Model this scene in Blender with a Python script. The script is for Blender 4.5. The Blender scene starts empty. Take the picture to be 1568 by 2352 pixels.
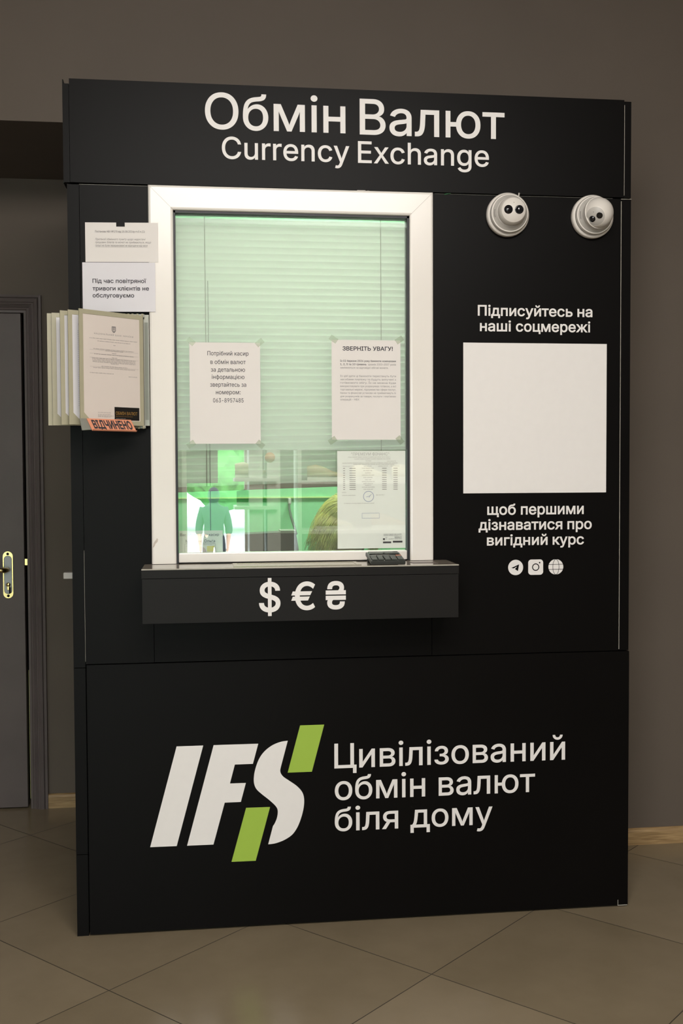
import bpy, bmesh, math, random
from mathutils import Vector, Matrix
from mathutils.geometry import tessellate_polygon, delaunay_2d_cdt
random.seed(7)
SC = bpy.context.scene
COL = SC.collection
PI = math.pi

# ------------------------------------------------------------------ camera
cam_data = bpy.data.cameras.new('camera')
cam = bpy.data.objects.new('camera', cam_data)
COL.objects.link(cam)
SC.camera = cam
YAW, PITCH, ROLL = -0.12602, 0.03897, -0.00437
fwd = Vector((-math.sin(YAW) * math.cos(PITCH), math.cos(YAW) * math.cos(PITCH), -math.sin(PITCH)))
right0 = Vector((math.cos(YAW), math.sin(YAW), 0))
up0 = right0.cross(fwd)
right = right0 * math.cos(ROLL) + up0 * math.sin(ROLL)
up = right.cross(fwd)
m = Matrix((right, up, -fwd)).transposed().to_4x4()
m.translation = Vector((0.36832, -3.21914, 1.35005))
cam.matrix_world = m
cam_data.sensor_fit = 'VERTICAL'
cam_data.sensor_height = 36.0
cam_data.lens = 2536.26 / 2352 * 36.0
cam_data.clip_start = 0.05
cam_data.clip_end = 200

# ------------------------------------------------------------------ light and exposure
SC.view_settings.view_transform = 'Standard'
SC.view_settings.look = 'None'
SC.view_settings.gamma = 1.0
SC.view_settings.use_curve_mapping = False
SC.view_settings.exposure = 0.58

world = bpy.data.worlds.new('daylight')
SC.world = world
world.use_nodes = True
bg = world.node_tree.nodes['Background']
bg.inputs['Color'].default_value = (0.86, 0.94, 1.0, 1)
bg.inputs['Strength'].default_value = 6.0


def area(name, loc, target, sx, sy, power, color, portal=False):
    d = bpy.data.lights.new(name, 'AREA')
    d.shape = 'RECTANGLE'
    d.size, d.size_y = sx, sy
    d.energy = power
    d.color = color
    o = bpy.data.objects.new(name, d)
    COL.objects.link(o)
    o.location = loc
    dirv = Vector(target) - Vector(loc)
    o.rotation_euler = dirv.to_track_quat('-Z', 'Y').to_euler()
    if portal:
        d.cycles.is_portal = True
    return o


area('ceiling_lamp_light', (0.75, -2.6, 2.98), (0.8, -1.1, 0.2), 1.8, 1.2, 71, (1.0, 0.945, 0.89))
area('ceiling_lamp_light', (-0.1, -5.0, 3.02), (-0.1, -5.0, 0), 2.4, 1.0, 50, (1.0, 0.95, 0.90))
area('shelf_fill_light', (1.2, -3.3, 3.0), (1.2, -4.6, 1.1), 1.0, 0.4, 26, (1.0, 0.95, 0.88))  # added fill, no real fixture: brightens the shelves and shoes for the mirror view
area('booth_lamp_light', (0.85, 0.62, 2.34), (0.82, 1.0, 0.8), 0.7, 0.25, 24, (0.94, 1.0, 0.93))
area('shop_window_portal', (-1.6, -7.02, 1.35), (-1.6, 0, 1.35), 2.8, 2.1, 1, (1, 1, 1), True)
area('shop_door_portal', (0.5, -7.02, 1.15), (0.5, 0, 1.15), 0.62, 2.3, 1, (1, 1, 1), True)


# ------------------------------------------------------------------ materials
def mat(name, col, rough=0.5, metal=0.0, spec=0.5, noise=0.0, nscale=40.0, bump=0.0, bscale=200.0):
    mt = bpy.data.materials.new(name)
    mt.use_nodes = True
    nt = mt.node_tree
    b = nt.nodes['Principled BSDF']
    b.inputs['Base Color'].default_value = (*col, 1)
    b.inputs['Roughness'].default_value = rough
    b.inputs['Metallic'].default_value = metal
    b.inputs['Specular IOR Level'].default_value = spec
    if noise or bump:
        tc = nt.nodes.new('ShaderNodeTexCoord')
    if noise:
        n = nt.nodes.new('ShaderNodeTexNoise')
        n.inputs['Scale'].default_value = nscale
        n.inputs['Detail'].default_value = 5
        nt.links.new(tc.outputs['Object'], n.inputs['Vector'])
        r = nt.nodes.new('ShaderNodeMapRange')
        r.inputs['From Min'].default_value = 0.3
        r.inputs['From Max'].default_value = 0.7
        r.inputs['To Min'].default_value = 1 - noise
        r.inputs['To Max'].default_value = 1 + noise
        nt.links.new(n.outputs['Fac'], r.inputs['Value'])
        mx = nt.nodes.new('ShaderNodeVectorMath')
        mx.operation = 'SCALE'
        mx.inputs[0].default_value = col
        nt.links.new(r.outputs['Result'], mx.inputs['Scale'])
        nt.links.new(mx.outputs['Vector'], b.inputs['Base Color'])
    if bump:
        n2 = nt.nodes.new('ShaderNodeTexNoise')
        n2.inputs['Scale'].default_value = bscale
        n2.inputs['Detail'].default_value = 3
        nt.links.new(tc.outputs['Object'], n2.inputs['Vector'])
        bp = nt.nodes.new('ShaderNodeBump')
        bp.inputs['Strength'].default_value = bump
        bp.inputs['Distance'].default_value = 0.001
        nt.links.new(n2.outputs['Fac'], bp.inputs['Height'])
        nt.links.new(bp.outputs['Normal'], b.inputs['Normal'])
    return mt


M = {}
M['wall'] = mat('taupe_wall_paint', (0.113, 0.088, 0.067), 0.7, noise=0.05, nscale=3, bump=0.15, bscale=120)
M['ceiling'] = mat('ceiling_paint', (0.5, 0.48, 0.45), 0.9, noise=0.03)
M['rear'] = mat('shop_wall_paint', (0.35, 0.33, 0.30), 0.8, noise=0.04)
M['black'] = mat('black_film_panel', (0.0032, 0.0027, 0.0025), 0.42, spec=0.10, noise=0.12, nscale=2.5, bump=0.05, bscale=300)
M['edge'] = mat('cream_edge', (0.42, 0.39, 0.33), 0.6, noise=0.1)
M['groove'] = mat('dark_gap', (0.004, 0.004, 0.004), 0.9, noise=0.1)
M['vinyl'] = mat('white_vinyl', (0.81, 0.775, 0.745), 0.5, noise=0.01)
M['green_vinyl'] = mat('lime_vinyl', (0.335, 0.50, 0.055), 0.5, noise=0.01)
M['upvc'] = mat('white_upvc', (0.82, 0.775, 0.715), 0.22, noise=0.015, nscale=6)
M['seam'] = mat('frame_seam', (0.42, 0.38, 0.33), 0.6, noise=0.05)
M['rubber'] = mat('black_rubber', (0.008, 0.008, 0.012), 0.5, noise=0.1)
M['paper'] = mat('white_paper', (0.79, 0.745, 0.705), 0.8, noise=0.015, nscale=8, bump=0.05, bscale=60)
M['paper_cool'] = mat('cool_white_paper', (0.74, 0.715, 0.74), 0.8, noise=0.015, nscale=8)
M['paper_pink'] = mat('cream_paper', (0.70, 0.615, 0.56), 0.8, noise=0.02, nscale=8)
M['ink'] = mat('black_ink', (0.03, 0.028, 0.035), 0.7, noise=0.05)
M['grey_ink'] = mat('grey_ink', (0.20, 0.185, 0.18), 0.7, noise=0.05)
M['pale_ink'] = mat('pale_ink', (0.40, 0.37, 0.35), 0.7, noise=0.05)
M['blue_ink'] = mat('blue_stamp_ink', (0.30, 0.33, 0.50), 0.7, noise=0.05)
M['beige'] = mat('beige_plastic', (0.42, 0.385, 0.27), 0.4, noise=0.03)
M['bracket'] = mat('grey_metal', (0.30, 0.30, 0.26), 0.4, metal=0.3, noise=0.03)
M['orange'] = mat('salmon_card', (0.78, 0.30, 0.17), 0.6, noise=0.02)
M['gold'] = mat('gold_print', (0.45, 0.25, 0.06), 0.4, metal=0.3, noise=0.02)
M['black_card'] = mat('black_card', (0.008, 0.006, 0.005), 0.4, noise=0.05)
M['plastic'] = mat('white_camera_plastic', (0.74, 0.69, 0.63), 0.35, noise=0.015)
M['plastic_grey'] = mat('light_grey_plastic', (0.50, 0.47, 0.43), 0.4, noise=0.015)
M['lens'] = mat('black_lens', (0.004, 0.004, 0.006), 0.06, spec=0.7, noise=0.05)
M['shelf'] = mat('grey_laminate', (0.30, 0.255, 0.205), 0.05, spec=0.9, noise=0.04, nscale=12)
M['fascia'] = mat('counter_black_film', (0.0085, 0.0076, 0.0068), 0.5, spec=0.2, noise=0.1, nscale=3)
M['tray'] = mat('tray_metal', (0.42, 0.40, 0.30), 0.18, metal=0.7, noise=0.03)
M['calc'] = mat('calculator_plastic', (0.022, 0.024, 0.020), 0.45, noise=0.05)
M['calc_key'] = mat('calculator_key', (0.055, 0.062, 0.052), 0.5, noise=0.05)
M['calc_screen'] = mat('calculator_screen', (0.012, 0.014, 0.012), 0.1, noise=0.05)
M['orange_key'] = mat('orange_key', (0.35, 0.11, 0.05), 0.5, noise=0.05)
M['brass'] = mat('brass', (0.72, 0.58, 0.25), 0.22, metal=1.0, noise=0.04)
M['steel'] = mat('brushed_steel', (0.26, 0.255, 0.26), 0.42, metal=0.8, noise=0.04)
M['door'] = mat('dark_door_paint', (0.122, 0.099, 0.094), 0.45, spec=0.3, noise=0.08, nscale=6, bump=0.25, bscale=60)
M['green_wall'] = mat('green_booth_paint', (0.25, 0.55, 0.30), 0.7, noise=0.03)
M['desk'] = mat('dark_desk', (0.035, 0.034, 0.033), 0.5, noise=0.05)
M['rail'] = mat('blind_rail', (0.20, 0.16, 0.125), 0.5, noise=0.04)
M['skin'] = mat('skin', (0.55, 0.33, 0.24), 0.55, noise=0.04, nscale=20)
M['hair'] = mat('blond_hair', (0.85, 0.76, 0.34), 0.4, noise=0.35, nscale=25)
M['shirt'] = mat('green_shirt', (0.18, 0.42, 0.20), 0.85, noise=0.06)
M['dark_cloth'] = mat('dark_cloth', (0.03, 0.035, 0.05), 0.9, noise=0.06)
M['hedge'] = mat('hedge_leaf', (0.09, 0.30, 0.07), 0.8, noise=0.4, nscale=4)
M['pavement'] = mat('pale_pavement', (0.62, 0.62, 0.62), 0.9, noise=0.05)
M['shelf_white'] = mat('white_shelving', (0.82, 0.80, 0.76), 0.4, noise=0.01)
M['shoe_tan'] = mat('tan_leather', (0.42, 0.24, 0.11), 0.5, noise=0.08)
M['shoe_cream'] = mat('cream_canvas', (0.75, 0.68, 0.48), 0.7, noise=0.05)
M['shoe_dark'] = mat('dark_suede', (0.05, 0.045, 0.04), 0.8, noise=0.1)
M['sole'] = mat('shoe_sole', (0.65, 0.62, 0.55), 0.7, noise=0.04)
M['dirt'] = mat('dirt_smudge', (0.56, 0.49, 0.42), 0.8, noise=0.2)
M['gap_light'] = mat('painted_gap_light', (0.34, 0.34, 0.13), 0.6, noise=0.15)  # yellow of light leaking past the door, as a base colour
M['note_yellow'] = mat('yellow_print', (0.75, 0.62, 0.16), 0.7, noise=0.05)
M['note_green'] = mat('green_print', (0.50, 0.62, 0.25), 0.7, noise=0.05)
M['note_pink'] = mat('pink_print', (0.62, 0.46, 0.48), 0.7, noise=0.05)


def wood_material():
    mt = mat('oak_baseboard', (0.33, 0.21, 0.095), 0.5)
    nt = mt.node_tree
    b = nt.nodes['Principled BSDF']
    tc = nt.nodes.new('ShaderNodeTexCoord')
    mp = nt.nodes.new('ShaderNodeMapping')
    mp.inputs['Scale'].default_value = (6, 6, 90)
    n = nt.nodes.new('ShaderNodeTexNoise')
    n.inputs['Scale'].default_value = 1.6
    n.inputs['Detail'].default_value = 6
    n.inputs['Distortion'].default_value = 0.8
    cr = nt.nodes.new('ShaderNodeValToRGB')
    cr.color_ramp.elements[0].position = 0.3
    cr.color_ramp.elements[0].color = (0.24, 0.145, 0.06, 1)
    cr.color_ramp.elements[1].position = 0.7
    cr.color_ramp.elements[1].color = (0.44, 0.29, 0.135, 1)
    nt.links.new(tc.outputs['Object'], mp.inputs['Vector'])
    nt.links.new(mp.outputs['Vector'], n.inputs['Vector'])
    nt.links.new(n.outputs['Fac'], cr.inputs['Fac'])
    nt.links.new(cr.outputs['Color'], b.inputs['Base Color'])
    return mt


M['oak'] = wood_material()


def tile_material():
    mt = mat('floor_tiles', (0.2, 0.16, 0.11), 0.25)
    nt = mt.node_tree
    N, LK = nt.nodes, nt.links
    b = N['Principled BSDF']
    geo = N.new('ShaderNodeNewGeometry')

    def math_node(op, a=None, c=None):
        n = N.new('ShaderNodeMath')
        n.operation = op
        for i, v in enumerate((a, c)):
            if v is None:
                continue
            if isinstance(v, (int, float)):
                n.inputs[i].default_value = v
            else:
                LK.new(v, n.inputs[i])
        return n.outputs[0]

    TH, S = 0.7589, 0.6

    def coord(ang, off):
        d = N.new('ShaderNodeVectorMath')
        d.operation = 'DOT_PRODUCT'
        d.inputs[1].default_value = (math.cos(ang) / S, math.sin(ang) / S, 0)
        LK.new(geo.outputs['Position'], d.inputs[0])
        return math_node('SUBTRACT', d.outputs['Value'], off)

    u = coord(TH, -0.25755)
    v = coord(TH - PI / 2, -2.44237)

    def edge(x):
        f = math_node('FRACT', x)
        g = math_node('SUBTRACT', 1.0, f)
        return math_node('MINIMUM', f, g)

    e = math_node('MINIMUM', edge(u), edge(v))
    grout = math_node('LESS_THAN', e, 0.0024)
    cmb = N.new('ShaderNodeCombineXYZ')
    LK.new(math_node('FLOOR', u), cmb.inputs[0])
    LK.new(math_node('FLOOR', v), cmb.inputs[1])
    wn = N.new('ShaderNodeTexWhiteNoise')
    LK.new(cmb.outputs[0], wn.inputs['Vector'])
    nz = N.new('ShaderNodeTexNoise')
    nz.inputs['Scale'].default_value = 3.0
    nz.inputs['Detail'].default_value = 7
    nz.inputs['Roughness'].default_value = 0.6
    LK.new(geo.outputs['Position'], nz.inputs['Vector'])
    mixf = math_node('ADD', math_node('MULTIPLY', wn.outputs['Value'], 0.3), math_node('MULTIPLY', nz.outputs['Fac'], 0.8))
    cr = N.new('ShaderNodeValToRGB')
    cr.color_ramp.elements[0].position = 0.25
    cr.color_ramp.elements[0].color = (0.190, 0.150, 0.094, 1)
    cr.color_ramp.elements[1].position = 0.85
    cr.color_ramp.elements[1].color = (0.262, 0.208, 0.136, 1)
    LK.new(mixf, cr.inputs['Fac'])
    mx = N.new('ShaderNodeMix')
    mx.data_type = 'RGBA'
    LK.new(grout, mx.inputs[0])
    LK.new(cr.outputs['Color'], mx.inputs[6])
    mx.inputs[7].default_value = (0.045, 0.036, 0.024, 1)
    LK.new(mx.outputs[2], b.inputs['Base Color'])
    rr = math_node('ADD', math_node('MULTIPLY', grout, 0.5), math_node('ADD', math_node('MULTIPLY', nz.outputs['Fac'], 0.12), 0.16))
    LK.new(rr, b.inputs['Roughness'])
    b.inputs['Specular IOR Level'].default_value = 0.4
    bp = N.new('ShaderNodeBump')
    bp.inputs['Strength'].default_value = 0.4
    bp.inputs['Distance'].default_value = 0.001
    LK.new(math_node('SUBTRACT', 1.0, grout), bp.inputs['Height'])
    LK.new(bp.outputs['Normal'], b.inputs['Normal'])
    return mt


M['tile'] = tile_material()


def glass_material(name, tint, reflect, haze=0.0, rough=0.0, haze_col=(0.7, 0.8, 0.72)):
    """thin sheet glass: clear transmission, a Fresnel mirror coat and optional milky film"""
    mt = bpy.data.materials.new(name)
    mt.use_nodes = True
    nt = mt.node_tree
    nt.nodes.clear()
    out = nt.nodes.new('ShaderNodeOutputMaterial')
    tr = nt.nodes.new('ShaderNodeBsdfTransparent')
    tr.inputs['Color'].default_value = (*tint, 1)
    gl = nt.nodes.new('ShaderNodeBsdfGlossy')
    gl.inputs['Roughness'].default_value = rough
    gl.inputs['Color'].default_value = (0.97, 1.0, 0.98, 1)
    fr = nt.nodes.new('ShaderNodeFresnel')
    fr.inputs['IOR'].default_value = 1.5
    ad = nt.nodes.new('ShaderNodeMath')
    ad.operation = 'ADD'
    ad.inputs[1].default_value = reflect
    ad.use_clamp = True
    nt.links.new(fr.outputs[0], ad.inputs[0])
    base = tr.outputs[0]
    if haze:
        df = nt.nodes.new('ShaderNodeBsdfDiffuse')
        df.inputs['Color'].default_value = (*haze_col, 1)
        tl = nt.nodes.new('ShaderNodeBsdfTranslucent')
        tl.inputs['Color'].default_value = (*haze_col, 1)
        h1 = nt.nodes.new('ShaderNodeMixShader')
        h1.inputs[0].default_value = 0.5
        nt.links.new(df.outputs[0], h1.inputs[1])
        nt.links.new(tl.outputs[0], h1.inputs[2])
        h2 = nt.nodes.new('ShaderNodeMixShader')
        h2.inputs[0].default_value = haze
        nt.links.new(base, h2.inputs[1])
        nt.links.new(h1.outputs[0], h2.inputs[2])
        base = h2.outputs[0]
    mx = nt.nodes.new('ShaderNodeMixShader')
    nt.links.new(ad.outputs[0], mx.inputs[0])
    nt.links.new(base, mx.inputs[1])
    nt.links.new(gl.outputs[0], mx.inputs[2])
    nt.links.new(mx.outputs[0], out.inputs['Surface'])
    return mt


M['tape'] = glass_material('clear_tape', (0.93, 0.95, 0.91), 0.0, 0.16, 0.3, (0.5, 0.5, 0.42))
M['glass_clear'] = glass_material('clear_glass', (0.95, 1.0, 0.96), 0.14)
M['sleeve'] = glass_material('clear_sleeve', (0.985, 0.99, 0.98), 0.05, rough=0.02)
M['glass_film'] = glass_material('filmed_glass', (0.95, 0.985, 0.955), -0.02, 0.26, 0.5, (0.82, 0.86, 0.80))


def translucent_material(name, col, trans):
    mt = mat(name, col, 0.5, noise=0.015)
    nt = mt.node_tree
    b = nt.nodes['Principled BSDF']
    tl = nt.nodes.new('ShaderNodeBsdfTranslucent')
    tl.inputs['Color'].default_value = (*col, 1)
    mx = nt.nodes.new('ShaderNodeMixShader')
    mx.inputs[0].default_value = trans
    out = nt.nodes['Material Output']
    nt.links.new(b.outputs[0], mx.inputs[1])
    nt.links.new(tl.outputs[0], mx.inputs[2])
    nt.links.new(mx.outputs[0], out.inputs['Surface'])
    return mt


M['slat'] = translucent_material('blind_slat', (0.74, 0.745, 0.69), 0.08)
M['sleeve_paper'] = translucent_material('sleeved_paper', (0.90, 0.895, 0.85), 0.06)
M['insert_blue'] = translucent_material('blue_insert', (0.60, 0.58, 0.68), 0.1)

# ------------------------------------------------------------------ object helpers
WL = {}


def link(o, parent=None, wloc=(0, 0, 0)):
    COL.objects.link(o)
    WL[o.name] = Vector(wloc)
    if parent is not None:
        o.parent = parent
        o.matrix_parent_inverse = Matrix.Translation(-WL[parent.name])
    o.location = wloc
    return o


def tag(o, label=None, cat=None, group=None, kind=None):
    if label:
        o['label'] = label
    if cat:
        o['category'] = cat
    if group:
        o['group'] = group
    if kind:
        o['kind'] = kind
    return o


def root(name, loc, label, cat, group=None, parent=None):
    o = bpy.data.objects.new(name, None)
    o.empty_display_size = 0.05
    link(o, parent, loc)
    return tag(o, label, cat, group)


class MB:
    """collects shapes and links them as one mesh object"""

    def __init__(self):
        self.v, self.f, self.s = [], [], []

    def add(self, verts, faces, smooth=False):
        n = len(self.v)
        self.v += [Vector(a) for a in verts]
        for f in faces:
            self.f.append([i + n for i in f])
            self.s.append(smooth)
        return self

    def box(self, x0, x1, y0, y1, z0, z1, mtx=None):
        vs = [Vector((x, y, z)) for x in (x0, x1) for y in (y0, y1) for z in (z0, z1)]
        if mtx:
            vs = [mtx @ a for a in vs]
        return self.add(vs, [(0, 1, 3, 2), (4, 6, 7, 5), (0, 4, 5, 1), (2, 3, 7, 6), (0, 2, 6, 4), (1, 5, 7, 3)])

    def bevbox(self, x0, x1, y0, y1, z0, z1, r, seg=2, mtx=None):
        bm = bmesh.new()
        bmesh.ops.create_cube(bm, size=1)
        for a in bm.verts:
            a.co = Vector(((x0 + x1) / 2 + a.co.x * (x1 - x0), (y0 + y1) / 2 + a.co.y * (y1 - y0), (z0 + z1) / 2 + a.co.z * (z1 - z0)))
        bmesh.ops.bevel(bm, geom=bm.edges[:], offset=r, segments=seg, profile=0.6, affect='EDGES')
        return self.from_bm(bm, mtx)

    def from_bm(self, bm, mtx=None, smooth=False):
        bm.verts.index_update()
        vs = [(mtx @ a.co) if mtx else a.co.copy() for a in bm.verts]
        self.add(vs, [[a.index for a in f.verts] for f in bm.faces], smooth)
        bm.free()
        return self

    def prism(self, pts, o, u, v, d):
        """polygon pts in the u, v plane at o, thickened along d"""
        o, u, v, d = Vector(o), Vector(u), Vector(v), Vector(d)
        n = len(pts)
        a = [o + u * p[0] + v * p[1] for p in pts]
        b = [q + d for q in a]
        tri = tessellate_polygon([[Vector((p[0], p[1], 0)) for p in pts]])
        fs = [tuple(t) for t in tri] + [tuple(i + n for i in reversed(t)) for t in tri]
        fs += [(i, (i + 1) % n, (i + 1) % n + n, i + n) for i in range(n)]
        return self.add(a + b, fs)

    def tube(self, pts, r, seg=8, smooth=True):
        pts = [Vector(p) for p in pts]
        rs = r if isinstance(r, (list, tuple)) else [r] * len(pts)
        rings = []
        up_ = Vector((0.31, 0.22, 0.92))
        for i, p in enumerate(pts):
            t = (pts[min(i + 1, len(pts) - 1)] - pts[max(i - 1, 0)]).normalized()
            a = t.cross(up_)
            if a.length < 1e-3:
                a = t.cross(Vector((1, 0, 0)))
            a.normalize()
            b = t.cross(a)
            rings.append([p + (a * math.cos(2 * PI * k / seg) + b * math.sin(2 * PI * k / seg)) * rs[i] for k in range(seg)])
        vs = [q for rg in rings for q in rg]
        fs = []
        for i in range(len(pts) - 1):
            for k in range(seg):
                fs.append((i * seg + k, i * seg + (k + 1) % seg, (i + 1) * seg + (k + 1) % seg, (i + 1) * seg + k))
        fs.append(tuple(range(seg - 1, -1, -1)))
        fs.append(tuple((len(pts) - 1) * seg + k for k in range(seg)))
        return self.add(vs, fs, smooth)

    def lathe(self, prof, mtx, seg=48, smooth=True):
        """profile of (radius, height) turned about local z"""
        vs, fs = [], []
        for r, h in prof:
            for k in range(seg):
                a = 2 * PI * k / seg
                vs.append(mtx @ Vector((r * math.cos(a), r * math.sin(a), h)))
        for i in range(len(prof) - 1):
            for k in range(seg):
                fs.append((i * seg + k, i * seg + (k + 1) % seg, (i + 1) * seg + (k + 1) % seg, (i + 1) * seg + k))
        return self.add(vs, fs, smooth)

    def ring(self, c, u, v, r0, r1, seg=40):
        c, u, v = Vector(c), Vector(u), Vector(v)
        vs = []
        for r in (r0, r1):
            vs += [c + (u * math.cos(2 * PI * k / seg) + v * math.sin(2 * PI * k / seg)) * r for k in range(seg)]
        return self.add(vs, [(k, (k + 1) % seg, (k + 1) % seg + seg, k + seg) for k in range(seg)])

    def build(self, name, material, parent=None, wn=False):
        xs = [a.x for a in self.v]
        ys = [a.y for a in self.v]
        zs = [a.z for a in self.v]
        c = Vector(((min(xs) + max(xs)) / 2, (min(ys) + max(ys)) / 2, min(zs)))
        me = bpy.data.meshes.new(name)
        me.from_pydata([a - c for a in self.v], [], self.f)
        me.validate()
        for p, s in zip(me.polygons, self.s):
            p.use_smooth = s
        bm = bmesh.new()
        bm.from_mesh(me)
        if not wn:
            bmesh.ops.recalc_face_normals(bm, faces=bm.faces[:])
        bm.to_mesh(me)
        bm.free()
        me.materials.append(material)
        o = bpy.data.objects.new(name, me)
        return link(o, parent, c)


def struct(mb, name, material, parent=None):
    o = mb.build(name, material, parent)
    if parent is None:
        o['kind'] = 'structure'
    return o


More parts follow.
